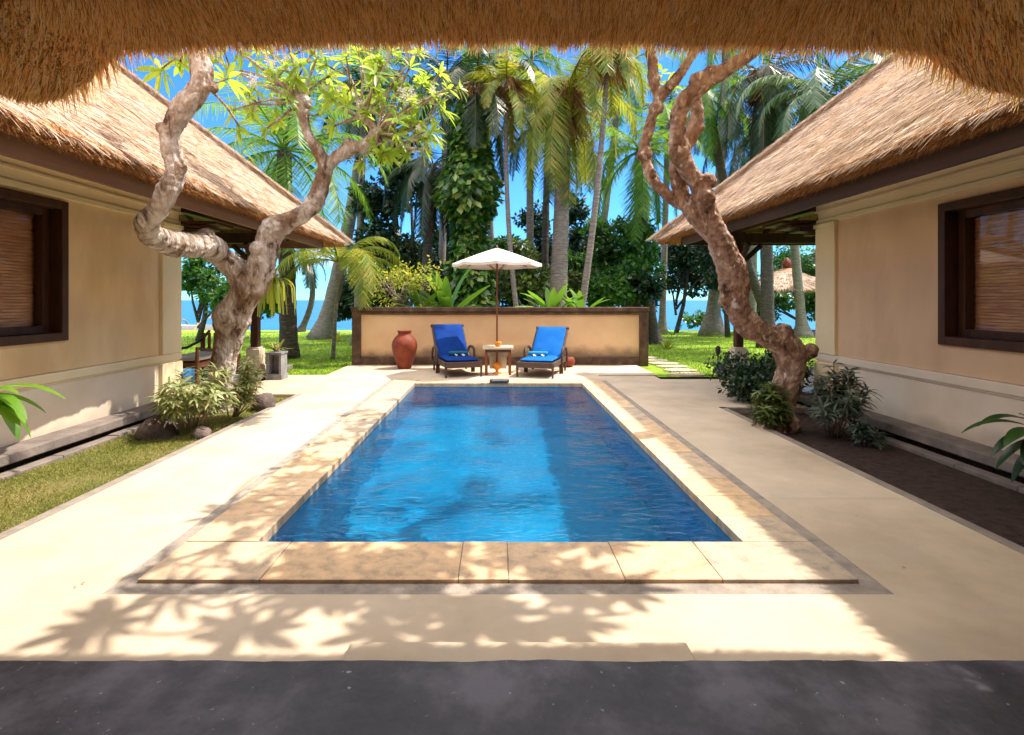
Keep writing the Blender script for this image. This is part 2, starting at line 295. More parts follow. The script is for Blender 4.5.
class MB:
    def __init__(s): s.v = []; s.f = []
    def add(s, V, Fs):
        b = len(s.v); s.v += [tuple(map(float, p)) for p in V]; s.f += [tuple(i + b for i in f) for f in Fs]; return s
    def box(s, x0, x1, y0, y1, z0, z1):
        V = [(x, y, z) for x in (x0, x1) for y in (y0, y1) for z in (z0, z1)]
        return s.add(V, [(0, 1, 3, 2), (4, 6, 7, 5), (0, 4, 5, 1), (2, 3, 7, 6), (0, 2, 6, 4), (1, 5, 7, 3)])
    def beam(s, a, b, w, h, up=(0, 0, 1)):
        a, b = Vector(a), Vector(b); d = (b - a).normalized(); sd = d.cross(Vector(up)).normalized() * w / 2; u = sd.cross(d).normalized() * h / 2
        V = [p + i * sd + j * u for p in (a, b) for i, j in ((-1, -1), (1, -1), (1, 1), (-1, 1))]
        return s.add(V, [(0, 3, 2, 1), (4, 5, 6, 7), (0, 1, 5, 4), (1, 2, 6, 5), (2, 3, 7, 6), (3, 0, 4, 7)])
    def tube(s, pts, rad, n=10, cap=True):
        pts = [Vector(p) for p in pts]; m = len(pts)
        if isinstance(rad, (int, float)): rad = [rad] * m
        ref = Vector((0.3, 0.9, 0.2)); V = []; 
        for i, p in enumerate(pts):
            t = (pts[min(i + 1, m - 1)] - pts[max(i - 1, 0)]).normalized()
            a = t.cross(ref)
            if a.length < 0.05: a = t.cross(Vector((1, 0, 0)))
            a.normalize(); b = t.cross(a).normalized(); ref = b.cross(t) if False else ref
            for k in range(n):
                q = 2 * math.pi * k / n; V.append(p + (a * math.cos(q) + b * math.sin(q)) * rad[i])
        Fs = [(i * n + k, i * n + (k + 1) % n, (i + 1) * n + (k + 1) % n, (i + 1) * n + k) for i in range(m - 1) for k in range(n)]
        if cap: Fs += [tuple(range(n))[::-1], tuple((m - 1) * n + k for k in range(n))]
        return s.add(V, Fs)
    def lathe(s, prof, c=(0, 0, 0), n=24, squash=1.0):
        V = []; m = len(prof)
        for r, z in prof:
            for k in range(n):
                q = 2 * math.pi * k / n; V.append((c[0] + r * math.cos(q), c[1] + r * math.sin(q) * squash, c[2] + z))
        Fs = [(i * n + k, i * n + (k + 1) % n, (i + 1) * n + (k + 1) % n, (i + 1) * n + k) for i in range(m - 1) for k in range(n)]
        Fs += [tuple(range(n))[::-1], tuple((m - 1) * n + k for k in range(n))]
        return s.add(V, Fs)
    def build(s, name, mat, parent=None, smooth=False, bevel=0.0, origin=None, sub=0):
        me = bpy.data.meshes.new(name)
        V = s.v
        if origin is not None: V = [(x - origin[0], y - origin[1], z - origin[2]) for x, y, z in V]
        me.from_pydata(V, [], s.f); me.update()
        o = link_mesh(name, me, mat, parent, smooth)
        if bevel:
            b = o.modifiers.new('bevel', 'BEVEL'); b.width = bevel; b.segments = 2; b.limit_method = 'ANGLE'
        if sub:
            b = o.modifiers.new('sub', 'SUBSURF'); b.levels = sub; b.render_levels = sub
        return o

def tag(o, label=None, cat=None, group=None, kind=None):
    if label: o['label'] = label
    if cat: o['category'] = cat
    if group: o['group'] = group
    if kind: o['kind'] = kind
    return o
def thing(name, loc, label, cat, group=None, rz=0):
    o = bpy.data.objects.new(name, None); C.objects.link(o); o.empty_display_size = 0.1
    o.location = tuple(map(float, loc)); o.rotation_euler = (0, 0, rz)
    return tag(o, label, cat, group)
def copy_tree(o, parent=None):
    c = o.copy(); C.objects.link(c)
    if parent is not None: c.parent = parent
    for ch in [x for x in list(bpy.data.objects) if x.parent is o]: copy_tree(ch, c)
    return c
def structure(o): o['kind'] = 'structure'; return o

def norm(a): return a / np.maximum(np.linalg.norm(a, axis=-1, keepdims=True), 1e-9)

def leaves(pos, dirs, nrm, L, W, kind='leaf', fold=0.25):
    """pos (n,3) base, dirs (n,3), nrm (n,3) rough leaf normal; returns V, F (quads/tris padded)"""
    n = len(pos); dirs = norm(dirs); side = norm(np.cross(dirs, nrm)); up = norm(np.cross(side, dirs))
    L = np.broadcast_to(L, (n,))[:, None]; W = np.broadcast_to(W, (n,))[:, None]
    if kind == 'dia':      # 4-vertex leaf
        V = np.stack([pos, pos + dirs * L * .5 + side * W * .5, pos + dirs * L, pos + dirs * L * .5 - side * W * .5], 1)
        Fc = np.arange(n * 4).reshape(n, 4); return V.reshape(-1, 3), Fc
    if kind == 'strip':    # straw / leaflet : tapered quad
        V = np.stack([pos - side * W * .5, pos + side * W * .5, pos + dirs * L + side * W * .12, pos + dirs * L - side * W * .12], 1)
        Fc = np.arange(n * 4).reshape(n, 4); return V.reshape(-1, 3), Fc
    # folded curved leaf, 2 rows of quads, 9 vertices
    droop = np.array([0, 0, -1.0])
    c = [pos, pos + dirs * L * .38, pos + dirs * L * .75 + droop * L * .06, pos + dirs * L + droop * L * .16]
    w = [W * .10, W * .48, W * .42, W * .03]
    rows = []
    for ci, wi in zip(c, w):
        rows += [ci - side * wi + up * wi * fold, ci, ci + side * wi + up * wi * fold]
    V = np.stack(rows, 1); base = (np.arange(n) * 12)[:, None]
    q = []
    for r in range(3):
        for k in range(2):
            q.append([r * 3 + k, r * 3 + k + 1, r * 3 + k + 4, r * 3 + k + 3])
    Fc = (base[:, None, :] + np.array(q)[None, :, :]).reshape(-1, 4)
    return V.reshape(-1, 3), Fc

def join_vf(parts):
    Vs, Fs, b = [], [], 0
    for V, Fc in parts:
        Vs.append(V); Fs.append(Fc + b); b += len(V)
    return np.concatenate(Vs), np.concatenate(Fs)

def leafobj(name, VF, mat, parent=None, origin=(0, 0, 0), smooth=False):
    V, Fc = VF
    return link_mesh(name, np_mesh(name, V - np.asarray(origin), Fc), mat, parent, smooth)

def rdir(n, rng=RNG):
    return norm(rng.normal(size=(n, 3)))

# ------------------------------------------------------------------ ground, deck, pool
PX0, PX1, PY0, PY1 = -1.42, 1.46, 3.21, 9.32      # pool opening
# whole ground sheet with a pit for the pool is built from strips around the deck
def sheet(name, rects, z, mat, thick=None):
    m = MB()
    for x0, x1, y0, y1 in rects:
        if thick: m.box(x0, x1, y0, y1, z - thick, z)
        else: m.add([(x0, y0, z), (x1, y0, z), (x1, y1, z), (x0, y1, z)], [(0, 1, 2, 3)])
    return structure(m.build(name, mat))

CW = 0.43
cx0, cx1, cy0, cy1 = PX0 - CW, PX1 + CW - .03, PY0 - .44, PY1 + .40
bx0, bx1, by0 = cx0 - .10, cx1 + .10, cy0 - .11
sheet('pool_deck', [(-3.0, 3.0, 2.0, by0), (-3.0, bx0, by0, 10.45), (bx1, 3.0, by0, 10.3), (bx0, bx1, cy1, 10.45), (-3.3, 3.1, 10.45, 12.05), (-4.2, -3.0, 8.3, 10.45), (3.0, 4.2, 7.3, 9.9)], 0.0, 'deck', 0.12)
# grey pebble border round the coping
sheet('pool_border', [(bx0, bx1, by0, cy0), (bx0, cx0, cy0, cy1), (cx1, bx1, cy0, cy1)], -0.004, 'border', 0.08)
# sandstone coping slabs (mitred look at the near corners), each slab an island of one surface
m = MB(); g = 0.0025; zt = 0.016
def slab(x0, x1, y0, y1):
    dz = random.uniform(-.002, .002)
    m.box(x0 + g, x1 - g, y0 + g, y1 - g, -0.05, zt + dz)
xs = [cx0, -1.22, -0.20, 0.06, 0.66, 1.16, cx1]
for a, b in zip(xs[:-1], xs[1:]): slab(a, b, cy0, PY0 + .0)
y = PY0
while y < cy1 - .2:
    y2 = min(y + random.choice([.38, .5, .62, .62, .75]), cy1)
    if cy1 - y2 < .25: y2 = cy1
    slab(cx0, PX0, y, y2); slab(PX1, cx1, y + 0, y2); y = y2
x = PX0
while x < PX1 - .1:
    x2 = min(x + .575, PX1)
    if PX1 - x2 < .2: x2 = PX1
    slab(x, x2, PY1, cy1); x = x2
structure(m.build('pool_coping', 'coping', bevel=0.003))
sheet('coping_bed', [(cx0 + .01, cx1 - .01, cy0 + .012, PY0 - .012), (cx0 + .01, PX0 - .012, PY0 - .012, cy1 - .01), (PX1 + .012, cx1 - .01, PY0 - .012, cy1 - .01), (PX0 - .012, PX1 + .012, PY1 + .012, cy1 - .01)], zt - .007, 'grout')

# pool basin: floor, walls, a step at the near end
PD = -1.45; WL = -0.055
basin = MB()
nx, ny = 24, 48
basin.add([(PX0, PY0, PD), (PX1, PY0, PD), (PX1, PY1, PD), (PX0, PY1, PD)], [(0, 1, 2, 3)])
basin.add([(PX0, PY0, PD), (PX0, PY0, -.05), (PX1, PY0, -.05), (PX1, PY0, PD)], [(0, 1, 2, 3)])
basin.add([(PX0, PY1, PD), (PX0, PY1, -.05), (PX1, PY1, -.05), (PX1, PY1, PD)], [(0, 3, 2, 1)])
basin.add([(PX0, PY0, PD), (PX0, PY0, -.05), (PX0, PY1, -.05), (PX0, PY1, PD)], [(0, 3, 2, 1)])
basin.add([(PX1, PY0, PD), (PX1, PY0, -.05), (PX1, PY1, -.05), (PX1, PY1, PD)], [(0, 1, 2, 3)])
bo = structure(basin.build('pool_basin', 'tile'))
bo.cycles.is_caustics_receiver = True
# water surface with real low ripples
gx, gy = 170, 350
X = np.linspace(PX0 + .001, PX1 - .001, gx); Y = np.linspace(PY0 + .001, PY1 - .001, gy)
XX, YY = np.meshgrid(X, Y)
Z = np.zeros_like(XX); rr = np.random.default_rng(5)
for k in range(34):
    a = rr.uniform(0, 2 * math.pi); wl = rr.uniform(.18, .95); ph = rr.uniform(0, 6.28)
    Z += 0.00135 * wl * np.sin((XX * math.cos(a) + YY * math.sin(a)) * 2 * math.pi / wl + ph)
V = np.stack([XX.ravel(), YY.ravel(), (WL + Z).ravel()], 1)
idx = np.arange(gx * gy).reshape(gy, gx)
Fc = np.stack([idx[:-1, :-1].ravel(), idx[:-1, 1:].ravel(), idx[1:, 1:].ravel(), idx[1:, :-1].ravel()], 1)
wo = structure(link_mesh('pool_water', np_mesh('pool_water', V, Fc), 'water', None, True))
wo.cycles.is_caustics_caster = True
# spout block at the far pool edge
m = MB(); m.box(-.13, .21, PY1 - .03, PY1 + .10, .03, .085); m.box(-.09, .17, PY1 - .05, PY1 + .03, .045, .07)
tag(m.build('water_spout', 'plinth', bevel=.008), 'low dark stone spout block on the far pool edge below the parasol', 'spout')

# kerb lines between deck and planting strips
sheet('deck_kerb', [(-3.08, -3.0, 2.0, 8.3), (3.0, 3.08, 2.0, 7.3), (3.0, 4.2, 7.22, 7.3), (1.95, 3.0, 10.3, 10.38)], 0.004, 'kerb', 0.14)
# side strips
sheet('lawn_strip', [(-4.6, -3.08, 1.0, 8.3)], -0.05, 'lawn_dry')
sheet('planting_bed', [(3.08, 4.6, 1.0, 7.22)], -0.06, 'soil')
# big lawn beyond and around, as a sheet with a hole where the court lies
def lawn():
    m = MB()
    zl = -0.03
    ys = [-30, 1.0, 12.3, 20, 26, 29.5]; zs = [zl, zl, zl, -.06, -.12, -.2]
    R = [(-60, -9.5, -30, 12.3), (9.5, 60, -30, 12.3), (-9.5, -3.3, 10.45, 12.3), (3.1, 9.5, 10.38, 12.3)]
    for x0, x1, y0, y1 in R: m.add([(x0, y0, zl), (x1, y0, zl), (x1, y1, zl), (x0, y1, zl)], [(0, 1, 2, 3)])
    for i in range(2, 5):
        m.add([(-60, ys[i], zs[i]), (60, ys[i], zs[i]), (60, ys[i + 1], zs[i + 1]), (-60, ys[i + 1], zs[i + 1])], [(0, 1, 2, 3)])
    return structure(m.build('lawn', 'lawn'))
lawn()
m = MB(); m.add([(-60, 29.5, -.2), (60, 29.5, -.2), (60, 33, -.9), (-60, 33, -.9), (-60, 50, -2.4), (60, 50, -2.4)], [(0, 1, 2, 3), (3, 2, 5, 4)])
structure(m.build('beach', 'sand'))
m = MB(); m.add([(-3000, 31, -.85), (3000, 31, -.85), (3000, 6000, -.85), (-3000, 6000, -.85)], [(0, 1, 2, 3)])
structure(m.build('sea', 'sea'))
m = MB(); m.add([(-3000, -60, -2.6), (3000, -60, -2.6), (3000, 60, -2.6), (-3000, 60, -2.6)], [(0, 1, 2, 3)])
structure(m.build('ground', 'soil'))
sheet('ground_under_houses', [(-9.5, -4.6, -30, 10.45), (4.6, 9.5, -30, 10.38), (-4.6, 4.6, -30, 1.0)], -.07, 'soil')

# stepping stones on the right lawn
m = MB()
for i in range(9):
    yy = 10.62 + i * .62; xx = 3.75 + .09 * i - .02 * i * i
    pts = [(xx + .36 * math.cos(q) * random.uniform(.85, 1.1), yy + .25 * math.sin(q) * random.uniform(.85, 1.1)) for q in np.linspace(0, 2 * math.pi, 9)[:-1]]
    V = [(a, b, -.03) for a, b in pts] + [(a, b, .0) for a, b in pts]
    m.add(V, [tuple(range(8, 16))] + [(k, (k + 1) % 8, 8 + (k + 1) % 8, 8 + k) for k in range(8)])
structure(m.build('stepping_stone_path', 'pathstone'))

# terrace and step
m = MB(); xs_ = np.linspace(-4.6, 4.6, 260); yj = [2.035 + .010 * noise.noise(Vector((x * 3, 0, 0))) + .008 * noise.noise(Vector((x * 14, 1, 0))) for x in xs_]
V = []
for x, y_ in zip(xs_, yj): V += [(x, y_, -.1), (x, y_, .085), (x, y_ - .014, .1), (x, -6, .1)]
m.add(V, [(i * 4 + k, (i + 1) * 4 + k, (i + 1) * 4 + k + 1, i * 4 + k + 1) for i in range(259) for k in range(3)])
structure(m.build('terrace', 'terrace'))
sheet('deck_joint', [(1.97, 2.99, 3.935, 3.939), (1.97, 2.99, 6.32, 6.325), (-2.99, -1.97, 5.12, 5.124), (-2.99, -1.97, 7.71, 7.716)], 0.004, 'deck_line')
m = MB(); m.box(-.61, .785, 2.04, 2.24, 0, .035)
structure(m.build('terrace_step', 'deck', bevel=.01))

# blades of the near grass strip
n = 42000
pos = np.stack([RNG.uniform(-4.12, -3.09, n), RNG.uniform(1.8, 8.2, n), np.full(n, -.052)], 1)
dens = np.array([noise.noise(Vector((p[0] * 1.7, p[1] * 1.7, 0))) for p in pos])
pos = pos[dens > RNG.uniform(-.75, .35, n)]; n = len(pos)
d = np.stack([RNG.normal(0, .8, n), RNG.normal(0, .8, n), RNG.uniform(.35, 1, n)], 1)
g_ = leafobj('grass', leaves(pos, d, rdir(n), RNG.uniform(.015, .045, n), .006, 'strip'), 'blade'); tag(g_, 'short sunlit patchy grass in the strip along the left house', 'grass', kind='stuff')
n = 60000
yv = 10.5 + (RNG.uniform(0, 1, n) ** 1.3) * 14; xv = RNG.uniform(-.9, .9, n) * yv
pos = np.stack([xv, yv, np.full(n, -.035)], 1)
ok = ~((xv > -3.35) & (xv < 3.5) & (yv < 12.5)) ; pos = pos[ok]; n = len(pos)
d = np.stack([RNG.normal(0, .6, n), RNG.normal(0, .6, n), RNG.uniform(.5, 1, n)], 1)
MAT['blade_g'] = island('green_blade', [(0, (0.14, 0.26, 0.012)), (1, (0.36, 0.50, 0.04))], 0.6, 0.35, (0.2, 0.36, 0.03), 0.3, 0.8)
tag(leafobj('lawn_grass', leaves(pos, d, rdir(n), RNG.uniform(.03, .08, n), .018, 'strip'), 'blade_g'), 'bright green tufts on the open lawn towards the sea', 'grass', kind='stuff')

# ------------------------------------------------------------------ thatch
def straw_field(pts, dn, nrm, L, W, jit=.12, lift=.10, rng=RNG):
    n = len(pts)
    d = norm(dn + rng.normal(0, jit, (n, 3)) + nrm * rng.uniform(-.02, lift, (n, 1)))
    nn = norm(nrm + rng.normal(0, .35, (n, 3)))
    return leaves(pts, d, nn, L, W, 'strip')

def house(side, name, label, mats):
    """side -1 left, +1 right. house whose long wall faces the pool, with a hip thatch roof and an open pavilion end"""
    s = side
    E, W0, XB = 3.3, 4.5, 9.0            # eave, wall, back wall
    Yn, Ye, Yc = -3.0, 7.55 if s > 0 else 7.62, 11.0 if s > 0 else 11.6
    t = thing(name, (s * 6.5, 4, 0), label, 'house'); o = (s * 6.5, 4, 0)
    def bx(m, x0, x1, y0, y1, z0, z1):
        a, b = sorted((s * x0, s * x1)); m.box(a, b, y0, y1, z0, z1); return m
    win0, win1, wz0, wz1 = 3.7, (5.64 if s < 0 else 5.48), (1.03 if s < 0 else 1.0), (2.47 if s < 0 else 2.42)
    # wall panel round the window opening
    m = MB()
    bx(m, W0, W0 + .2, Yn, win0, .72, 2.5); bx(m, W0, W0 + .2, win1, Ye - .02, .72, 2.5)
    bx(m, W0, W0 + .2, win0, win1, .72, wz0); bx(m, W0, W0 + .2, win0, win1, wz1, 2.5)
    m.build('wall', mats['plaster'], t, origin=o)
    m = MB(); bx(m, W0 - .004, XB, Yn, Ye, .10, .62)
    m.build('lower_wall', 'lower', t, origin=o)
    m = MB(); bx(m, W0 + .21, XB, Yn + .01, Ye - .01, .63, 3.1)
    bx(m, W0 + .21, XB - .02, Ye - .011, Ye, .63, 2.95)
    # keep the room hollow behind the window
    m2 = MB(); bx(m2, XB - .2, XB, Yn, Ye, .62, 3.0); bx(m2, W0 + .2, XB - .2, Ye - .2, Ye, .62, 3.0); bx(m2, W0 + .2, XB - .2, Yn, Yn + .2, .62, 3.0)
    bx(m2, W0 + .2, XB - .2, win0 - .2, win0 - .05, .62, 3.0); bx(m2, W0 + .2, XB - .2, win1 + .06, win1 + .2, .62, 3.0)
    m2.build('rear_wall', mats['plaster'], t, origin=o)
    # belt moulding, frieze with cornice lines
    m = MB(); bx(m, W0 - .035, W0 + .12, Yn, Ye + .03, .62, .715); bx(m, W0 - .02, W0 + .1, Yn, Ye + .015, .597, .62)
    m.build('belt_moulding', 'cream' if s < 0 else 'lower', t, bevel=.008, origin=o)
    m = MB(); bx(m, W0 - .03, W0 + .2, Yn, Ye + .02, 2.50, 2.56); bx(m, W0 - .012, W0 + .2, Yn, Ye, 2.56, 2.66)
    bx(m, W0 - .05, W0 + .2, Yn, Ye + .04, 2.66, 2.69); bx(m, W0 - .03, W0 + .2, Yn, Ye + .02, 2.69, 2.76); bx(m, W0 - .08, W0 + .2, Yn, Ye + .06, 2.76, 3.0)
    m.build('frieze', 'cream', t, bevel=.005, origin=o)
    m = MB(); bx(m, W0 - .045, W0 + .2, Ye - .42, Ye + .01, .717, 2.44); bx(m, W0 - .065, W0 + .2, Ye - .44, Ye + .03, 2.44, 2.498)
    bx(m, W0 - .055, W0 + .2, Ye - .44, Ye + .02, .11, .595)
    m.build('pilaster', 'cream', t, bevel=.006, origin=o)
    # plinth ledge, with an undercut
    m = MB(); bx(m, W0 - .27, XB, Yn, Yc - .4, .02, .115)
    m.build('plinth', 'plinth', t, bevel=.012, origin=o)
    m = MB(); bx(m, W0 - .17, XB, Yn, Yc - .5, -.10, .02); m.build('plinth_recess', 'soil', t, origin=o)
    m = MB()
    yy = Yn
    while yy < Ye + .3:
        l = random.uniform(.5, .8); bx(m, W0 - .40, W0 - .28, yy + .006, yy + l, -.1, -.015 + random.uniform(-.008, .008)); yy += l
    m.build('drain_edge', 'plinth', t, bevel=.01, origin=o)
    # window
    fr = MB()
    fw = .085
    bx(fr, W0 - .03, W0 + .17, win0, win0 + fw, wz0, wz1); bx(fr, W0 - .03, W0 + .17, win1 - fw, win1, wz0, wz1)
    bx(fr, W0 - .031, W0 + .17, win0 + fw, win1 - fw, wz0, wz0 + fw); bx(fr, W0 - .031, W0 + .17, win0 + fw, win1 - fw, wz1 - fw, wz1)
    w = fr.build('window', 'darkwood', t, bevel=.006, origin=o)
    ins = MB(); q = .075
    a0, a1, b0, b1 = win0 + fw, win1 - fw, wz0 + fw, wz1 - fw
    bx(ins, W0 + .11, W0 + .20, a0, a0 + q, b0, b1); bx(ins, W0 + .11, W0 + .20, a1 - q, a1, b0, b1); bx(ins, W0 + .11, W0 + .2, a0 + q, a1 - q, b0, b0 + q); bx(ins, W0 + .11, W0 + .2, a0 + q, a1 - q, b1 - q, b1)
    yc = (a0 + a1) / 2; bx(ins, W0 + .12, W0 + .19, yc - .03, yc + .03, b0 + q, b1 - q)
    ins.build('sash', 'darkwood', w, bevel=.004)
    gl = MB(); gl.add([(s * (W0 + .15) - 0, a0 + q, b0 + q), (s * (W0 + .15), a1 - q, b0 + q), (s * (W0 + .15), a1 - q, b1 - q), (s * (W0 + .15), a0 + q, b1 - q)], [(0, 1, 2, 3)])
    gl.build('pane', 'glass', w)
    bl = MB(); z = b0 + q
    while z < b1 - q:
        bl.beam((s * (W0 + .23), a0 + .03, z), (s * (W0 + .23), a1 - .03, z), .006, .030, up=(s * .35, 0, 1)); z += .031
    bl.build('blind', 'blind', w)
    for ch in (c for c in bpy.data.objects if c.parent is w):
        ch.location = (-o[0], -o[1], -o[2])
    rm = MB(); bx(rm, W0 + .6, W0 + .65, a0, a1, b0, b1); rr_ = rm.build('back_lining', 'soil', w); rr_.location = (-o[0], -o[1], -o[2])
    # pavilion floor, posts, beams
    m = MB(); bx(m, W0 - .17, XB, Ye + .01, Yc - .5, .116, .15); m.build('pavilion_floor', 'floor_gloss', t, bevel=.01, origin=o)
    for (xx, yy) in ((4.47, 10.0), (8.4, 10.0)):
        p = MB(); p.box(s * xx - .07, s * xx + .07, yy - .07, yy + .07, .58, 2.5); po = p.build('post', 'darkwood', t, bevel=.015, origin=o)
        p = MB(); p.box(s * xx - .15, s * xx + .15, yy - .15, yy + .15, .152, .24); p.box(s * xx - .125, s * xx + .125, yy - .125, yy + .125, .24, .55); p.box(s * xx - .10, s * xx + .10, yy - .10, yy + .10, .55, .58)
        b = p.build('post_base', 'white_stone', po, bevel=.01, origin=o)
        br = MB()
        for dx, dy in ((1, 0), (-1, 0), (0, -1)):
            br.beam((s * xx, yy, 2.08), (s * xx + dx * .42, yy + dy * .42, 2.46), .07, .08)
        br.build('bracket', 'darkwood', po, bevel=.01, origin=o)
    m = MB(); bx(m, 4.2, XB, 9.93, 10.07, 2.5, 2.68); m.build('cross_beam', 'darkwood', t, origin=o)
    m = MB(); bx(m, 4.40, 4.54, Ye + .03, 10.5, 2.69, 2.85); m.build('edge_beam', 'darkwood', t, origin=o)
    m = MB()
    for k in range(4): bx(m, 4.38 - .13 * k, 4.5, Ye + .03, Ye + .18 + .13 * k, 2.36 + k * .055, 2.405 + k * .055)
    m.build('beam_end', 'darkwood', t, bevel=.008, origin=o)
    # roof shape: hip with corner at (E, Yc)
    zE, sl, XR = 2.62, .86, 6.8
    top = lambda q: zE + .15 + q * sl
    tR = XR - E
    def grid_roof():
        m = MB()
        # outer slope
        A = (s * E, Yn, top(0) - .05); B = (s * E, Yc, top(0) - .05); Cc = (s * XR, Yc - tR, top(tR)); D = (s * XR, Yn, top(tR))
        B2 = (s * (2 * XR - E), Yc, top(0) - .05); A2 = (s * (2 * XR - E), Yn, top(0) - .05)
        # lower skin
        dz = .20
        a = (s * (E + .03), Yn, zE); b = (s * (E + .03), Yc - .03, zE); c = (Cc[0], Cc[1], Cc[2] - dz - .1); d = (D[0], D[1], D[2] - dz - .1); b2 = (B2[0], Yc - .03, zE); a2 = (A2[0], Yn, zE)
        V = [A, B, Cc, D, B2, A2]
        m.add(V, [(0, 1, 2, 3), (1, 4, 2), (3, 2, 4, 5)])
        n_ = MB(); n_.add([a, b, c, d, b2, a2], [(0, 3, 2, 1), (1, 2, 4), (3, 5, 4, 2)])
        m.add([A, B, a, b], [(0, 1, 3, 2)]); m.add([B, B2, b, b2], [(0, 1, 3, 2)]); m.add([A, D, a, d, A2, a2], [(0, 1, 3, 2), (1, 4, 5, 3)])
        return m, n_
    mm, nn = grid_roof()
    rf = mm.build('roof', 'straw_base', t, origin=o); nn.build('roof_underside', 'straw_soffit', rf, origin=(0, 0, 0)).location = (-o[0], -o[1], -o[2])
    # straws on the pool-side slope
    rng = np.random.default_rng(20 + s)
    n = 62000
    u = rng.uniform(0, 1, n); q = u * 3.2
    yv = rng.uniform(1.2, Yc, n)
    okm = yv < Yc - q; q, yv = q[okm], yv[okm]; n = len(q)
    lump = np.array([noise.noise(Vector((a * 2.2, b * 1.1, s))) + .5 * noise.noise(Vector((a * 6, b * 4, 3 + s))) for a, b in zip(q, yv)])
    pts = np.stack([s * (E + q), yv, zE + .115 + q * sl + lump * .035], 1)
    dn = np.array([-s * 1.0, 0, -sl]); dn = dn / np.linalg.norm(dn)
    nr = np.array([-s * sl, 0, 1.0]); nr = nr / np.linalg.norm(nr)
    dnv = np.broadcast_to(dn, (n, 3)) + np.stack([np.zeros(n), lump * .5, np.zeros(n)], 1)
    parts = [straw_field(pts, dnv, np.broadcast_to(nr, (n, 3)), rng.uniform(.10, .26, n), rng.uniform(.006, .014, n), .10, .13, rng)]
    # far hip slope
    n = 9000; q = rng.uniform(0, 1, n) ** 1.3 * 3.0; xx = E + q + rng.uniform(0, 1, n) * np.maximum(2 * (XR - E - q), 0)
    pts = np.stack([s * xx, Yc - q, zE + .115 + q * sl], 1); dn2 = norm(np.array([[0, 1.0, -sl]])); nr2 = norm(np.array([[0, sl, 1.0]]))
    parts.append(straw_field(pts, np.broadcast_to(dn2, (n, 3)), np.broadcast_to(nr2, (n, 3)), rng.uniform(.1, .26, n), .012, .12, .12, rng))
    leafobj('thatch', join_vf(parts), 'straw_sun', rf, o).location = (0, 0, 0)
    # hip roll: raised ridge of straws along the hip
    n = 9000; q = rng.uniform(0, 3.4, n); ang = rng.uniform(-1.2, 1.2, n); rad = .10
    hd = norm(np.array([[s * 1.0, -1.0, sl]]))[0]; sd = norm(np.array([[s * 1.0, 1.0, 0]]))[0]; upv = norm(np.cross(hd, sd)[None])[0]; upv = upv if upv[2] > 0 else -upv
    cen = np.stack([s * (E + q), Yc - q, zE + .09 + q * sl], 1)
    pts = cen + (np.cos(ang) * rad)[:, None] * upv + (np.sin(ang) * rad * 1.6)[:, None] * sd
    dnr = -hd[None] + (np.sin(ang) * .9)[:, None] * sd - np.array([[0, 0, .25]])
    leafobj('hip_ridge', straw_field(pts, dnr, (pts - cen), rng.uniform(.1, .24, n), rng.uniform(.006, .012, n), .10, .1, rng), 'straw_sun', rf, o)
    # ragged cut edge, golden, pool side + far side
    n = 30000; yv = rng.uniform(1.2, Yc + .02, n); h = rng.uniform(0, 1, n)
    lump = np.array([noise.noise(Vector((a * 3.1, s, 0))) + .6 * noise.noise(Vector((a * 9, s, 1))) for a in yv])
    pts = np.stack([s * (E - .015 + .05 * (1 - h)), yv, zE + .015 + h * .11 + lump * .02], 1)
    p1 = straw_field(pts, np.broadcast_to(norm(np.array([[-s * .45, .05, -1.0]])), (n, 3)), np.broadcast_to(np.array([[-s * 1.0, 0, .1]]), (n, 3)), rng.uniform(.03, .09, n), rng.uniform(.005, .010, n), .22, .3, rng)
    n = 14000; xx = rng.uniform(E, E + 4.5, n); h = rng.uniform(0, 1, n)
    pts = np.stack([s * xx, Yc + .01 - .05 * (1 - h), zE + .015 + h * .11], 1)
    p2 = straw_field(pts, np.broadcast_to(norm(np.array([[0, .3, -1.0]])), (n, 3)), np.broadcast_to(np.array([[0, 1.0, .1]]), (n, 3)), rng.uniform(.03, .09, n), .009, .2, .3, rng)
    # drooping lip on the underside near the edge
    n = 12000; yv = rng.uniform(1.2, Yc, n); q = rng.uniform(0, .16, n)
    pts = np.stack([s * (E + q), yv, zE + .02 + 0 * q], 1)
    p3 = straw_field(pts, np.broadcast_to(norm(np.array([[-s * .8, 0, -.55]])), (n, 3)), np.broadcast_to(np.array([[0, 0, -1.0]]), (n, 3)), rng.uniform(.03, .09, n), .008, .2, .1, rng)
    n = 9000; xx = rng.uniform(E, E + 4.5, n); q = rng.uniform(0, .5, n)
    pts = np.stack([s * xx, Yc - q, zE + .0 + .3 * q], 1)
    p4 = straw_field(pts, np.broadcast_to(norm(np.array([[0, .8, -.4]])), (n, 3)), np.broadcast_to(np.array([[0, 0, -1.0]]), (n, 3)), rng.uniform(.05, .12, n), .009, .2, .1, rng)
    leafobj('thatch_edge', join_vf([p1, p2, p3, p4]), 'straw_edge', rf, o)
    # fascia board and rafters
    m = MB(); bx(m, E + .15, E + .19, Yn, Yc - .9, zE - .15, zE + .01); m.build('fascia', mats['fascia'], t, origin=o)
    m = MB(); bx(m, E + .15, 2 * XR - E - .15, Yc - .94, Yc - .9, zE - .15, zE + .01); m.build('end_fascia', mats['fascia'], t, origin=o)
    raf = MB()
    y_ = 7.9
    while y_ < 9.9:
        raf.beam((s * (E + .2), y_, zE + .02), (s * (E + 2.9), y_, zE + .0 + 2.4 * sl), .05, .08); y_ += .42
    x_ = E + .4
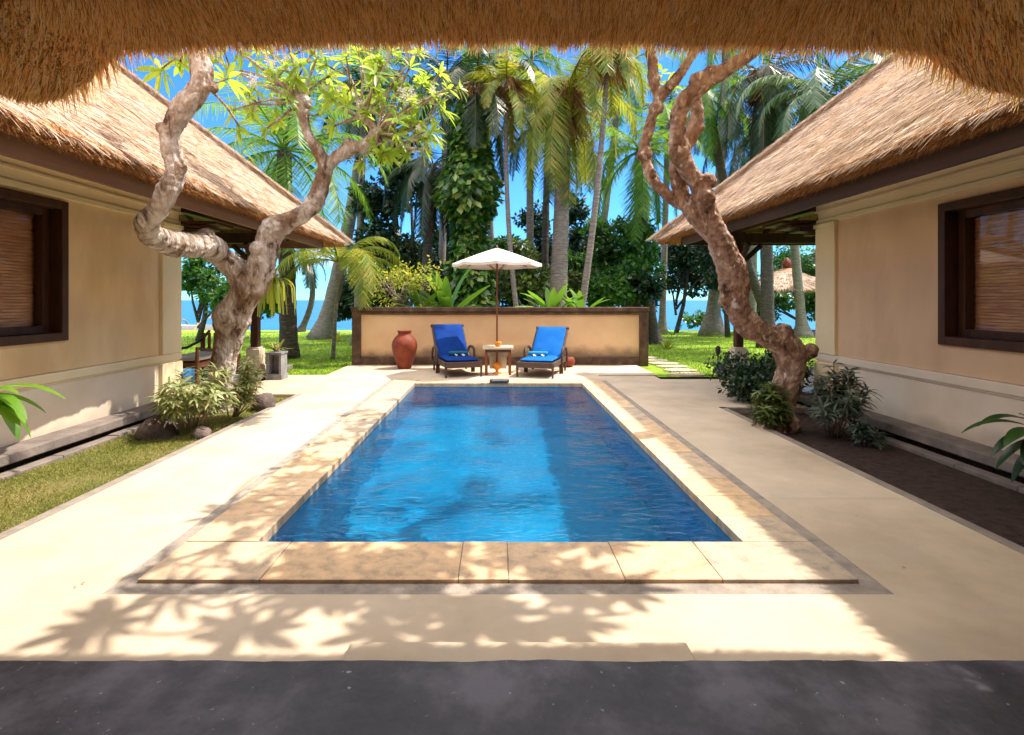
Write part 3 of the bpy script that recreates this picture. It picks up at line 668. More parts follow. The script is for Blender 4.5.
    while x_ < 8.5:
        dq = min(x_ - E, 2.6, 2 * XR - E - x_); raf.beam((s * x_, Yc - .95, zE + .02), (s * x_, Yc - .95 - dq * .9, zE + dq * .8 * sl), .05, .08); x_ += .42
    raf.build('rafters', 'darkwood', t, origin=o)
    return t

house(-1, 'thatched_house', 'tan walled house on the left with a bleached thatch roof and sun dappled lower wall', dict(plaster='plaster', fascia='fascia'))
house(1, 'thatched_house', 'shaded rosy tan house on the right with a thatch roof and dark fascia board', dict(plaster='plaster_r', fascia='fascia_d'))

# ------------------------------------------------------------------ veranda roof above the viewer
def veranda():
    t = thing('veranda_roof', (0, 1, 0), 'shaded golden thatch eave sweeping across the top of the view above the terrace', 'roof'); o = (0, 1, 0)
    D = 2.45
    prof = [(-190, 60), (-90, 66), (-30, 84), (0, 97), (28, 106), (58, 109), (80, 102), (95, 82), (106, 66), (130, 56), (200, 50), (300, 46), (500, 44), (640, 46), (760, 50), (850, 52), (900, 54), (925, 60), (948, 78), (975, 94), (1008, 104), (1035, 103), (1070, 90), (1110, 70), (1190, 60)]
    xs = np.array([(a - VX) / F * D for a, b in prof]); zs = np.array([H + .02 - (b - VY) / F * D for a, b in prof])
    X = np.linspace(-4.3, 4.3, 280); Z = np.interp(X, xs, zs)
    Z = np.convolve(np.pad(Z, 3, 'edge'), np.ones(7) / 7, 'valid')
    zi = lambda x: np.interp(x, X, Z)
    m = MB(); sl = .80; zref = 2.62
    V = []
    for x, z in zip(X, Z):
        z2 = zref
        V += [(x, D - .27, z + .075), (x, D - .25, z + .095), (x, D - .22, z2 + .34), (x, -1.6, z2 + .36 + (D + 1.6) * sl), (x, -1.6, z2 + (D + 1.6) * sl), (x, D - .52, z + .09)]
    Fs = []
    for i in range(len(X) - 1):
        for k in range(6):
            Fs.append((i * 6 + k, i * 6 + (k + 1) % 6, (i + 1) * 6 + (k + 1) % 6, (i + 1) * 6 + k))
    Fs += [tuple(range(6))[::-1], tuple((len(X) - 1) * 6 + k for k in range(6))]
    m.add(V, Fs); m.build('thatch_mass', 'straw_under', t, origin=o)
    m = MB(); m.add([(-4.3, -1.6, 6.22), (4.3, -1.6, 6.22), (4.3, -5.6, 3.0), (-4.3, -5.6, 3.0)], [(0, 1, 2, 3)]); m.build('rear_slope', 'straw_under', t, origin=o)
    rng = np.random.default_rng(3)
    def fan(x, z, n):
        k = np.clip((np.abs(x) - 1.25) / .7, 0, 1) * 1.25
        return norm(np.stack([np.sign(x) * k + rng.normal(0, .04, n), np.full(n, .9), np.full(n, -.38)], 1))
    # underside face
    n = 120000; x = rng.uniform(-3.1, 3.1, n); v = rng.uniform(0, .55, n)
    lump = np.array([noise.noise(Vector((a * 5, b * 5, 0))) for a, b in zip(x, v)])
    z0 = zi(x)
    pts = np.stack([x, D - v * .9, z0 + .03 + v * .02 + lump * .02], 1)
    nr = np.broadcast_to(norm(np.array([[0, .1, -1.0]])), (n, 3))
    pa = straw_field(pts, fan(x, z0, n), nr, rng.uniform(.035, .10, n), rng.uniform(.0026, .0068, n), .13, .16, rng)
    # front lip fringe
    n = 90000; x = rng.uniform(-3.1, 3.1, n); z0 = zi(x); h = rng.uniform(0, 1, n) ** 1.2
    lump = np.array([noise.noise(Vector((a * 11, 5, 0))) + .6 * noise.noise(Vector((a * 30, 2, 0))) for a in x])
    pts = np.stack([x, D - .27 + rng.uniform(0, .29, n), z0 + .035 + h * .22 + lump * .010], 1)
    pb = straw_field(pts, fan(x, z0, n), np.broadcast_to(np.array([[0, -.3, -1.0]]), (n, 3)), rng.uniform(.02, .055, n), rng.uniform(.0024, .006, n), .16, .1, rng)
    # outer face
    n = 16000; x = rng.uniform(-3.1, 3.1, n); z0 = zi(x); h = rng.uniform(0, 1, n)
    pts = np.stack([x, D + .06 + 0 * x, z0 + .08 + h * (zref + .3 - z0)], 1)
    pc = straw_field(pts, np.broadcast_to(norm(np.array([[0, .3, -1.0]])), (n, 3)), np.broadcast_to(np.array([[0, 1.0, 0]]), (n, 3)), rng.uniform(.06, .14, n), .008, .12, .2, rng)
    leafobj('straw', join_vf([pa, pb, pc]), 'straw_or', t, o)
    m = MB(); m.box(-4.4, 4.4, -3.2, -3.0, .1, 3.2); m.build('back_wall', 'plaster', t, origin=o)
veranda()

# ------------------------------------------------------------------ garden wall behind the loungers
def garden_wall():
    x0, x1, y0, y1 = -3.24, 3.38, 12.05, 12.3
    t = thing('garden_wall', (0, 12.1, 0), 'low tan garden wall with damp stains and dark weathered coping behind the loungers', 'wall'); o = (0, 12.1, 0)
    m = MB(); m.box(x0 + .18, x1 - .18, y0 + .05, y1 - .05, .16, 1.14); m.build('panel', 'panel', t, origin=o)
    m = MB(); m.box(x0 - .02, x1 + .02, y0 - .02, y1 + .02, 1.19, 1.29); m.box(x0 + .06, x1 - .06, y0 + .01, y1 - .01, 1.12, 1.19); m.build('coping', 'wallcap', t, bevel=.015, origin=o)
    for a, b in ((x0, x0 + .2), (x1 - .2, x1)):
        m = MB(); m.box(a, b, y0 - .01, y1 + .01, -.05, 1.19); m.build('pier', 'wallcap', t, bevel=.012, origin=o)
    m = MB(); m.box(x0 + .2, x1 - .2, y0 + .0, y1, -.05, .17); m.build('footing', 'wallcap', t, bevel=.01, origin=o)
garden_wall()

# ------------------------------------------------------------------ furniture
def cushion(m, x0, x1, y0, y1, z0, z1, nx=6, ny=8):
    # soft pad: rounded box grid
    V = []; Fs = []
    for k, z in enumerate((z0, z1)):
        for j in range(ny + 1):
            for i in range(nx + 1):
                u = i / nx * 2 - 1; v = j / ny * 2 - 1
                edge = max(abs(u), abs(v)) ** 8
                zz = z + (-(1) ** 0) * 0
                if k: zz = z1 - edge * (z1 - z0) * .35 + .008 * math.cos(u * 3) * math.cos(v * 9)
                else: zz = z0 + edge * (z1 - z0) * .35
                V.append((x0 + (u + 1) / 2 * (x1 - x0), y0 + (v + 1) / 2 * (y1 - y0), zz))
    w = nx + 1; o2 = w * (ny + 1)
    for j in range(ny):
        for i in range(nx):
            a = j * w + i; Fs += [(a, a + w, a + w + 1, a + 1), (o2 + a, o2 + a + 1, o2 + a + w + 1, o2 + a + w)]
    for i in range(nx):
        Fs += [(i, i + 1, o2 + i + 1, o2 + i)]; a = ny * w + i; Fs += [(a + 1, a, o2 + a, o2 + a + 1)]
    for j in range(ny):
        a = j * w; Fs += [(a + w, a, o2 + a, o2 + a + w)]; a = j * w + nx; Fs += [(a, a + w, o2 + a + w, o2 + a)]
    m.add(V, Fs); return m

def lounger(loc, rz, label, cmat, back_ang, seat_len=.95):
    """local: front at y=0, head towards +y"""
    t = thing('sun_lounger', loc, label, 'sun lounger', 'rattan sun loungers by the garden wall', rz)
    w = .35
    m = MB(); m.box(-w, w, 0, seat_len + .15, .225, .275); m.box(-w, w, -.025, .03, .18, .29)
    m.box(-w - .015, -w + .03, 0, 1.25, .19, .285); m.box(w - .03, w + .015, 0, 1.25, .19, .285)
    m.build('seat_frame', 'rattan', t, bevel=.012)
    for x, y in ((-w + .01, .01), (w - .01, .01), (-w + .01, .72), (w - .01, .72), (-w + .01, 1.22), (w - .01, 1.22)):
        l = MB(); l.tube([(x, y, 0), (x, y, .24)], [.019, .026], 8); l.build('leg', 'rattan', t)
    # arm rests: arched hoop
    for sx in (-1, 1):
        a = MB(); xx = sx * (w + .03)
        a.tube([(xx, .72, .0), (xx, .70, .25), (xx, .69, .40), (xx, .73, .47), (xx, .85, .50), (xx, 1.0, .50), (xx, 1.12, .46), (xx, 1.2, .36), (xx, 1.22, .2)], [.02, .022, .024, .026, .028, .028, .026, .022, .02], 8)
        a.build('armrest', 'rattan', t, smooth=True)
    ca, sa = math.cos(back_ang), math.sin(back_ang); BL = .88
    def tilt(V): return [(x, seat_len - .03 + y * ca - z * sa, .27 + y * sa + z * ca) for x, y, z in V]
    b = MB(); b.box(-w, w, 0, BL, -.03, 0); b.box(-w - .01, w + .01, BL - .03, BL + .02, -.04, .02); b.v = tilt(b.v)
    b.build('backrest', 'rattan', t, bevel=.012)
    # stay
    for sx in (-1, 1):
        st = MB(); st.tube([(sx * .28, seat_len + .42 * ca, .25 + .42 * sa), (sx * .28, seat_len + .62, .0)], .013, 6)
        st.build('stay', 'rattan', t)
    c = MB(); cushion(c, -w + .03, w - .03, .02, seat_len - .04, .277, .355); c.build('seat_cushion', cmat, t, smooth=True, sub=1)
    c = MB(); cushion(c, -w + .035, w - .035, .0, BL - .01, .004, .075); c.v = tilt(c.v); c.build('back_cushion', cmat, t, smooth=True, sub=1)
    return t
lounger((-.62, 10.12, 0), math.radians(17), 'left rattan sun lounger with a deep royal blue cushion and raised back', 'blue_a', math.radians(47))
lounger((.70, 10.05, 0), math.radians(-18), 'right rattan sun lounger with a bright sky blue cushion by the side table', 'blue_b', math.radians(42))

def towel(loc, rz, label, mat):
    t = MB(); prof = []
    n = 18
    pts = [(-.19 + .38 * k / 8, 0, 0) for k in range(9)]
    t.tube(pts, [.038, .044, .045, .044, .045, .044, .045, .044, .038], 14)
    o = t.build('rolled_towel', mat, smooth=True); o.location = loc; o.rotation_euler = (0, 0, rz)
    return tag(o, label, 'towel', 'rolled towels on the loungers')
def flower(loc, label):
    m = MB()
    for k in range(5):
        a = k * 2 * math.pi / 5; b = a + .5; c = a - .5
        m.add([(0, 0, 0), (.026 * math.cos(c), .026 * math.sin(c), .012), (.042 * math.cos(a), .042 * math.sin(a), .02), (.026 * math.cos(b), .026 * math.sin(b), .012)], [(0, 1, 2, 3)])
    o = m.build('frangipani_flower', 'petal'); o.location = loc; o.rotation_euler = (.5, 0, random.random())
    return tag(o, label, 'flower', 'white flowers laid on the loungers')
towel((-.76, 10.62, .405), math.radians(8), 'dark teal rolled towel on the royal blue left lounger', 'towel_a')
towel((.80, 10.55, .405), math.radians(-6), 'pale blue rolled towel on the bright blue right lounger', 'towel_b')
for x, y, l in ((-.80, 10.50, 'white flower on the royal blue lounger seat, the left of its pair'), (-.66, 10.50, 'white flower on the royal blue lounger seat, the right of its pair'),
                (.72, 10.43, 'white flower on the bright blue lounger seat, the left of its pair'), (.88, 10.43, 'white flower on the bright blue lounger seat, the right of its pair')):
    flower((x, y, .372), l)

# side table
t = thing('side_table', (.02, 10.62, 0), 'small stone topped side table standing between the two loungers', 'table')
m = MB(); m.box(-.30, .30, -.25, .25, .50, .545); m.build('table_top', 'stone_white', t, bevel=.008)
m = MB(); m.box(-.25, .25, -.2, .2, .44, .499); m.build('apron', 'rattan', t, bevel=.006)
for sx in (-1, 1):
    for sy in (-1, 1):
        l = MB(); l.box(sx * .23 - .025, sx * .23 + .025, sy * .18 - .025, sy * .18 + .025, 0, .44); l.build('leg', 'teak', t, bevel=.006)
m = MB(); m.box(-.17, .17, .15, .17, .08, .43); m.build('back_panel', 'stone_white', t, bevel=.004)
m = MB(); m.lathe([(.02, 0), (.05, .01), (.07, .05), (.075, .09), (.05, .10), (.0, .10)], n=20); o_ = m.build('amber_bowl', 'amber', smooth=True); o_.location = (.02, 10.50, .546)
tag(o_, 'small amber glazed bowl on the side table beside the parasol pole', 'bowl')

# parasol
t = thing('parasol', (.0, 10.62, 0), 'open cream canvas parasol with a wooden pole rising through the side table', 'parasol')
m = MB(); m.lathe([(.085, 0), (.09, .02), (.03, .04), (.025, .07), (.09, .12), (.10, .17), (.06, .21), (.03, .23)], n=24); m.v = [(x, y - .32 * 0, z) for x, y, z in m.v]; m.build('base', 'amber', t, smooth=True)
m = MB(); m.tube([(0, 0, .22), (0, 0, 2.46)], .019, 12); m.build('pole', 'teak', t, smooth=True)
m = MB(); m.lathe([(.03, 2.43), (.035, 2.46), (.02, 2.50), (.008, 2.53)], n=12); m.build('finial', 'teak', t, smooth=True)
R_, nseg, nr_ = .88, 8, 8
V = []; Fs = []; per = 6; tot = nseg * per
for i in range(nr_ + 1):
    f = i / nr_
    for k in range(tot):
        a = 2 * math.pi * k / tot; frac = (k % per) / per; poly = math.cos(math.pi / nseg) / math.cos((frac - .5) * 2 * math.pi / nseg)
        sag = .035 * f * math.sin(math.pi * frac)
        r = .03 + (R_ - .03) * f * poly
        V.append((r * math.cos(a), r * math.sin(a), 2.46 - .30 * f ** 1.12 - sag * .6))
for i in range(nr_):
    for k in range(tot): Fs.append((i * tot + k, i * tot + (k + 1) % tot, (i + 1) * tot + (k + 1) % tot, (i + 1) * tot + k))
# valance
b = len(V)
for k in range(tot):
    x, y, z = V[nr_ * tot + k]; V.append((x * 1.003, y * 1.003, z - .05))
for k in range(tot): Fs.append((nr_ * tot + k, nr_ * tot + (k + 1) % tot, b + (k + 1) % tot, b + k))
m = MB(); m.add(V, Fs); cn = m.build('canopy', 'canvas', t); so = cn.modifiers.new('solid', 'SOLIDIFY'); so.thickness = .004
for k in range(8):
    a = 2 * math.pi * k / 8; m = MB(); m.tube([(.03 * math.cos(a), .03 * math.sin(a), 2.44), (.5 * R_ * math.cos(a), .5 * R_ * math.sin(a), 2.30), (R_ * .97 * math.cos(a), R_ * .97 * math.sin(a), 2.145)], .008, 6)
    rb = m.build('rib', 'teak', t)
    m = MB(); m.tube([(.03 * math.cos(a), .03 * math.sin(a), 2.02), (.45 * R_ * math.cos(a), .45 * R_ * math.sin(a), 2.30)], .006, 6); m.build('strut', 'teak', rb)

# terracotta jar
m = MB(); prof = [(.13, 0), (.14, .015), (.17, .10), (.225, .26), (.262, .42), (.268, .50), (.25, .58), (.20, .66), (.145, .71), (.135, .74), (.14, .77), (.155, .79), (.155, .805), (.125, .805), (.115, .77), (.12, .70)]
m.lathe(prof, n=36); o_ = m.build('terracotta_jar', 'terracotta', smooth=True); p = P(404.5, 368, 11.45); o_.location = (p[0], 11.45, 0.001)
tag(o_, 'tall red terracotta jar standing against the garden wall left of the loungers', 'jar')
# low dark pot by the right lounger
m = MB(); m.lathe([(.09, 0), (.16, .04), (.18, .12), (.15, .2), (.11, .22), (.10, .2), (.12, .12)], n=24); o_ = m.build('clay_pot', 'terracotta', smooth=True); o_.location = (1.52, 11.75, .001)
tag(o_, 'small squat clay pot at the wall foot behind the bright blue lounger', 'pot')

# black spike lamp on tripod at the right edge of the deck
t = thing('garden_lamp', (3.95, 9.65, 0), 'small black tripod garden lamp standing at the deck edge beside the dark shrub', 'lamp')
m = MB()
for k in range(3):
    a = k * 2.09 + .4; m.tube([(0, 0, .28), (.14 * math.cos(a), .14 * math.sin(a), 0)], .009, 6)
m.build('tripod', 'black', t)
m = MB(); m.tube([(0, 0, .26), (0, 0, .5)], .012, 8); m.build('stem', 'black', t)
m = MB(); m.lathe([(.03, .48), (.045, .52), (.045, .6), (.02, .63)], n=14); m.build('lamp_head', 'black', t, smooth=True)

# wooden chair on the left pavilion
t = thing('wooden_daybed', (-4.9, 8.9, .15), 'dark wooden daybed with curved rail on the left pavilion floor behind the tree', 'daybed')
m = MB(); m.box(-.35, .35, -.7, .7, .26, .34); m.build('seat', 'teak', t, bevel=.01)
for x, y in ((-.32, -.66), (.32, -.66), (-.32, .66), (.32, .66)):
    m = MB(); m.tube([(x, y, 0), (x, y, .3), (x * 1.02, y, .58)], [.028, .032, .022], 8); m.build('leg', 'teak', t)
for x in (-.32, .32):
    m = MB(); m.tube([(x, -.66, .56), (x, -.3, .50), (x, .2, .50), (x, .66, .60), (x, .9, .74)], .024, 8); m.build('arm_rail', 'darkwood', t, smooth=True)
m = MB()
for k in range(7): m.box(-.3 + k * .1 - .02, -.3 + k * .1 + .02, .66, .69, .34, .72)
m.build('backrest', 'teak', t)
m = MB(); cushion(m, -.32, .32, -.66, .62, .341, .42); m.build('cushion', 'white_stone', t, smooth=True)

# pedestal planter with staghorn-like plant by the left post
t = thing('stone_planter', (-4.06, 9.95, 0), 'grey stone lantern style planter beside the left pavilion post', 'planter')
m = MB(); m.box(-.15, .15, -.15, .15, .0, .10); m.box(-.14, -.09, -.14, .14, .1, .46); m.box(.09, .14, -.14, .14, .1, .46); m.box(-.09, .09, .09, .14, .1, .46); m.build('body', 'grey_stone', t, bevel=.008)
m = MB(); m.box(-.155, .155, -.155, .155, .46, .50); m.build('cap', 'grey_stone', t, bevel=.01)

# rocks
def rock(loc, r, label, seed, cat='rock'):
    n = 14; m = MB(); V = []; rng = random.Random(seed)
    me_v = []
    for i in range(n + 1):
        th = math.pi * i / n
        for k in range(20):
            ph = 2 * math.pi * k / 20; d = Vector((math.sin(th) * math.cos(ph), math.sin(th) * math.sin(ph), math.cos(th)))
            q = 1 + .28 * noise.noise(d * 1.6 + Vector((seed, 0, 0))) + .10 * noise.noise(d * 5 + Vector((seed, 2, 0)))
            V.append((d.x * r[0] * q, d.y * r[1] * q, d.z * r[2] * q))
    Fs = [(i * 20 + k, (i + 1) * 20 + k, (i + 1) * 20 + (k + 1) % 20, i * 20 + (k + 1) % 20) for i in range(n) for k in range(20)]
    m.add(V, Fs); o_ = m.build('rock', 'rock', smooth=True); o_.location = loc
    return tag(o_, label, cat)
rock((-3.18, 7.35, .05), (.17, .14, .13), 'rounded brown rock at the deck edge right of the pale shrub', 3)
rock((-3.74, 5.95, -.02), (.20, .2, .18), 'dark boulder under the left side of the pale shrub', 9)
rock((-3.20, 5.85, -.02), (.10, .10, .10), 'brown boulder under the front of the pale shrub', 21)

# ------------------------------------------------------------------ frangipani trees
def smooth_path(pts, step=.03):
    P_ = [np.array(p, float) for p in pts]; out = []
    Q = [2 * P_[0] - P_[1]] + P_ + [2 * P_[-1] - P_[-2]]
    for i in range(1, len(Q) - 2):
        L = np.linalg.norm(Q[i + 1][:3] - Q[i][:3]); n = max(2, int(L / step))
        for k in range(n):
            t = k / n; a, b, c, d = Q[i - 1], Q[i], Q[i + 1], Q[i + 2]
            out.append(.5 * ((2 * b) + (-a + c) * t + (2 * a - 5 * b + 4 * c - d) * t * t + (-a + 3 * b - 3 * c + d) * t ** 3))
    out.append(P_[-1]); return out

def px_path(lst):
    """(px, py, radius_px, depth)"""
    return [np.array([*P(a, b, Y), r * (.86 if b < 330 else .78) * Y / F]) for a, b, r, Y in lst]

def woody(name, paths, mat, parent, origin, knobs=(), voxel=.012, amp=.028, seed=0):
    m = MB()
    for p in paths:
        sp = smooth_path(p, .04)
        pts = [q[:3] for q in sp]
        rad = []
        for q in sp:
            v = Vector(q[:3].tolist())
            rad.append(max(.004, q[3] * (1 + .13 * noise.noise(v * 4.5 + Vector((seed, 0, 0))) + .02 * noise.noise(v * 11))))
        m.tube(pts, rad, 12)
    for c, r in knobs:
        prof = [(max(1e-3, r * math.sin(a)), -r * math.cos(a) * .9) for a in np.linspace(.02, math.pi - .02, 7)]
        m.lathe(prof, c, 10)
    o = m.build(name, mat, parent, smooth=True, origin=origin)
    rm = o.modifiers.new('remesh', 'REMESH'); rm.mode = 'VOXEL'; rm.voxel_size = voxel; rm.use_smooth_shade = True
    sm = o.modifiers.new('smooth', 'SMOOTH'); sm.factor = .5; sm.iterations = 2
    for sc, st in ((.2, amp), (.05, amp * .8)):
        tx = bpy.data.textures.new('bark_relief', 'CLOUDS'); tx.noise_scale = sc; tx.noise_depth = 3
        d = o.modifiers.new('relief', 'DISPLACE'); d.texture = tx; d.strength = st; d.mid_level = .5; d.texture_coords = 'LOCAL'
    return o

def twigs(name, segs, mat, parent, origin, n=7):
    m = MB()
    for a, b, r0, r1 in segs:
        a, b = np.array(a), np.array(b); mid = (a + b) / 2 + RNG.normal(0, .03, 3) * np.linalg.norm(b - a) * 2
        sp = smooth_path([np.append(a, r0), np.append(mid, (r0 + r1) / 2), np.append(b, r1)], .12)
        m.tube([q[:3] for q in sp], [float(q[3]) for q in sp], n)
    return m.build(name, mat, parent, smooth=True, origin=origin)

def whorl(tip, d, n, L, W, rng):
    """frangipani leaf rosette"""
    d = norm(np.array(d)[None])[0]; a = norm(np.cross(d, [0.3, 0.2, 1.0])[None])[0]; b = np.cross(d, a)
    q = np.arange(n) * 2.4 + rng.uniform(0, 6); el = rng.uniform(.05, .75, n)
    dirs = np.cos(el)[:, None] * (np.cos(q)[:, None] * a + np.sin(q)[:, None] * b) + np.sin(el)[:, None] * d
    dirs[:, 2] -= rng.uniform(.0, .35, n)
    pos = np.array(tip)[None] - d[None] * rng.uniform(0, .05, (n, 1))
    return leaves(pos, dirs, np.broadcast_to(d, (n, 3)) + rng.normal(0, .2, (n, 3)), L * rng.uniform(.7, 1.1, n), W * rng.uniform(.8, 1.1, n), 'curved')

# left tree
tl = px_path([(214, 408, 23, 7.3), (219, 385, 17, 7.3), (224, 360, 15, 7.3), (229, 338, 17, 7.3), (232, 318, 20, 7.25), (243, 298, 18, 7.2), (253, 282, 18, 7.15), (262, 262, 16, 7.1), (267, 244, 14, 7.1), (273, 230, 15, 7.1), (288, 221, 11, 7.1), (304, 214, 10, 7.1), (316, 200, 9.5, 7.1), (322, 182, 10, 7.1), (326, 167, 9.5, 7.1)])
tl2 = px_path([(245, 292, 16, 7.2), (237, 272, 13, 7.15), (222, 257, 13, 7.1), (208, 246, 15, 6.7), (190, 245, 15, 6.3), (170, 243, 15, 5.9), (152, 235, 13, 5.45), (147, 223, 12, 5.1), (158, 208, 12, 5.0), (168, 190, 12, 4.95), (176, 170, 11.5, 4.95), (172, 150, 10.5, 4.95), (170, 134, 11, 4.95), (182, 110, 13, 4.95), (198, 90, 12.5, 4.95), (202, 72, 12, 4.95), (197, 50, 11, 4.95), (196, 25, 10, 4.95), (204, -5, 8, 5.0)])
tl3 = px_path([(326, 167, 8, 7.1), (320, 154, 7, 7.05), (311, 140, 6, 7.0), (305, 124, 5.5, 7.0), (303, 108, 6.5, 7.0), (303, 100, 8, 7.0)])
tl4 = px_path([(326, 168, 8, 7.1), (337, 157, 7.5, 7.1), (350, 149, 8, 7.1), (364, 146, 7.5, 7.1), (376, 137, 8.5, 7.1), (379, 128, 6, 7.1)])
def knob(px, py, r, Y): return (tuple(P(px, py, Y)), r * Y / F)
o = tuple(P(218, 408, 7.3)); o = (o[0], o[1], -.05)
t = thing('frangipani_tree', o, 'gnarled pale barked frangipani tree on the left with a bright leafy crown', 'tree')
woody('trunk', [tl, tl2, tl3, tl4], 'bark_l', t, o, [knob(206, 236, 9, 6.65), knob(163, 128, 7, 4.95), knob(213, 88, 6, 4.95), knob(303, 102, 9, 7.0), knob(142, 228, 6, 5.2), knob(284, 226, 10, 7.1), knob(349, 144, 7, 7.1), knob(376, 135, 8, 7.1), knob(182, 168, 5, 4.95), knob(262, 250, 12, 7.05)], seed=1)
rng = np.random.default_rng(8); segs = []; VF = []; tips = []
def branch(a, b, r0, r1, tl_leaf=True, n=10, L=.235, W=.052):
    segs.append((a, b, r0, r1))
    if tl_leaf: tips.append((b, np.array(b) - np.array(a), n, L, W))
nodeA = P(303, 100, 7.0); nodeB = P(377, 133, 7.1); nodeC = P(359, 116, 7.1)
segs.append((nodeB, nodeC, .06, .045))
for px, py, Y in ((215, 60, 6.7), (240, 70, 6.9), (252, 104, 6.8), (275, 78, 7.2), (292, 60, 7.0), (318, 55, 6.9), (232, 110, 6.5), (265, 130, 6.8), (330, 76, 7.3), (285, 35, 6.9), (225, 40, 6.6), (262, 48, 7.3), (300, 84, 7.5)):
    branch(nodeA, P(px, py, Y), .026, .012)
for px, py, Y in ((340, 60, 7.2), (358, 50, 7.0), (375, 62, 7.3), (392, 50, 7.0), (350, 88, 7.4), (330, 98, 7.1), (372, 84, 6.8), (398, 80, 7.2), (334, 126, 7.3)):
    branch(nodeC, P(px, py, Y), .024, .011)
for px, py, Y in ((410, 66, 7.0), (424, 82, 7.3), (436, 96, 7.0), (432, 122, 7.1), (428, 138, 6.9), (445, 110, 7.3), (405, 100, 6.9), (412, 118, 7.3), (385, 104, 7.0), (440, 72, 7.4), (418, 52, 7.2), (448, 88, 7.0), (385, 152, 6.9), (362, 162, 7.2), (425, 150, 7.0), (398, 134, 6.8)):
    branch(nodeB, P(px, py, Y), .024, .011)
main_segs = list(segs)
for px, py, Y in ((180, 62, 6.4), (160, 70, 6.2), (168, 38, 6.1), (228, 78, 6.3), (240, 128, 6.2)):
    branch(P(204, 84, 4.95) if px > 200 else P(197, 48, 4.95), P(px, py, Y - 1.1), .014, .008, n=9, L=.24)
limb_segs = segs[len(main_segs):]; segs = main_segs
# side rosettes along long branches
for a, b, r0, r1 in list(segs)[1:]:
    for rep in range(2):
        f = rng.uniform(.45, .9); q = np.array(a) * (1 - f) + np.array(b) * f; e = q + rng.normal(0, .16, 3) + np.array([0, 0, .06]); segs.append((q, e, .012, .009)); tips.append((e, e - q, 9, .22, .05))
for tp, d, n, L, W in tips:
    d = norm(np.array(d)[None])[0] + np.array([0, 0, .35]); VF.append(whorl(tp, d, n, L * rng.uniform(.8, 1.1), W, rng))
twigs('branches', segs, 'bark_l', t, o)
twigs('branches', limb_segs, 'bark_l', t, o)
leafobj('crown', join_vf(VF), 'leaf_fr', t, o)
# white blossoms in the crown
m = MB()
for tp, d, n, L, W in tips[::4]:
    for k in range(5):
        c = np.array(tp) + rng.normal(0, .05, 3) + np.array([0, 0, .05])
        for j in range(5):
            a = j * 1.257; m.add([c, c + np.array([.03 * math.cos(a - .4), .01, .03 * math.sin(a - .4)]), c + np.array([.045 * math.cos(a), -.01, .045 * math.sin(a)]), c + np.array([.03 * math.cos(a + .4), .01, .03 * math.sin(a + .4)])], [(0, 1, 2, 3)])
m.build('blossoms', 'petal', t, origin=o)

# right tree
tr = px_path([(775, 432, 22, 6.3), (779, 408, 18, 6.3), (787, 385, 17, 6.3), (791, 362, 19, 6.25), (786, 346, 19, 6.2), (768, 336, 15, 6.15), (750, 326, 14.5, 6.1), (738, 310, 14, 6.05), (732, 290, 14.5, 6.0), (731, 270, 14.5, 5.95), (724, 251, 14, 5.9), (714, 228, 12.5, 5.85), (705, 204, 11.5, 5.8), (698, 185, 11, 5.75), (687, 168, 10.5, 5.7), (679, 150, 10, 5.6), (678, 127, 9.5, 5.5), (682, 106, 10, 5.4), (694, 92, 10, 5.3), (712, 79, 9.5, 5.2), (731, 66, 9, 5.1), (752, 52, 8.5, 5.0), (765, 30, 8.5, 4.95), (768, 0, 8.5, 4.9), (758, -40, 8, 4.9), (745, -85, 8, 4.9)])
tr2 = px_path([(716, 238, 11, 5.9), (700, 222, 10, 5.9), (687, 206, 9, 5.9), (680, 188, 8.5, 5.9), (676, 168, 8, 5.85), (684, 150, 8, 5.8), (693, 130, 8, 5.8), (697, 112, 8, 5.75), (693, 96, 8, 5.7)])
tr3 = px_path([(690, 210, 8, 5.9), (672, 199, 6.5, 5.9), (656, 184, 6, 5.9), (647, 165, 6, 5.9), (645, 145, 6, 5.9), (650, 125, 6.5, 5.9), (656, 105, 7, 5.9), (665, 92, 7, 5.85), (677, 78, 6, 5.8), (690, 58, 6, 5.8), (702, 35, 5, 5.8), (708, 10, 5, 5.8)])
tr4 = px_path([(658, 98, 6, 5.9), (654, 80, 6, 5.9), (652, 60, 6, 5.85), (648, 35, 5.5, 5.8), (652, 0, 5, 5.8)])
tr5 = px_path([(792, 360, 13, 6.25), (804, 354, 11, 6.2), (815, 350, 8, 6.15)])
tr6 = px_path([(724, 251, 10, 5.9), (738, 262, 7, 5.95), (744, 285, 7, 6.0), (738, 305, 8, 6.05)])
o = (float(P(777, 432, 6.3)[0]), 6.3, -.06)
t = thing('frangipani_tree', o, 'twisting russet barked frangipani tree leaning over the pool from the right bed', 'tree')
woody('trunk', [tr, tr2, tr3, tr4, tr5, tr6], 'bark_r', t, o, [knob(741, 282, 9, 6.0), knob(706, 182, 10, 5.75), knob(700, 82, 11, 5.25), knob(712, 74, 10, 5.2), knob(680, 150, 11, 5.6), knob(656, 150 - 42, 8, 5.9), knob(645, 155, 8, 5.9), knob(726, 300, 8, 6.0), knob(697, 128, 8, 5.8), knob(706, 196, 10, 5.7), knob(811, 350, 7, 6.15), knob(783, 332, 10, 6.15), knob(770, 408, 12, 6.25), knob(762, 432, 12, 6.2), knob(790, 425, 11, 6.2)], voxel=.012, amp=.034, seed=4)
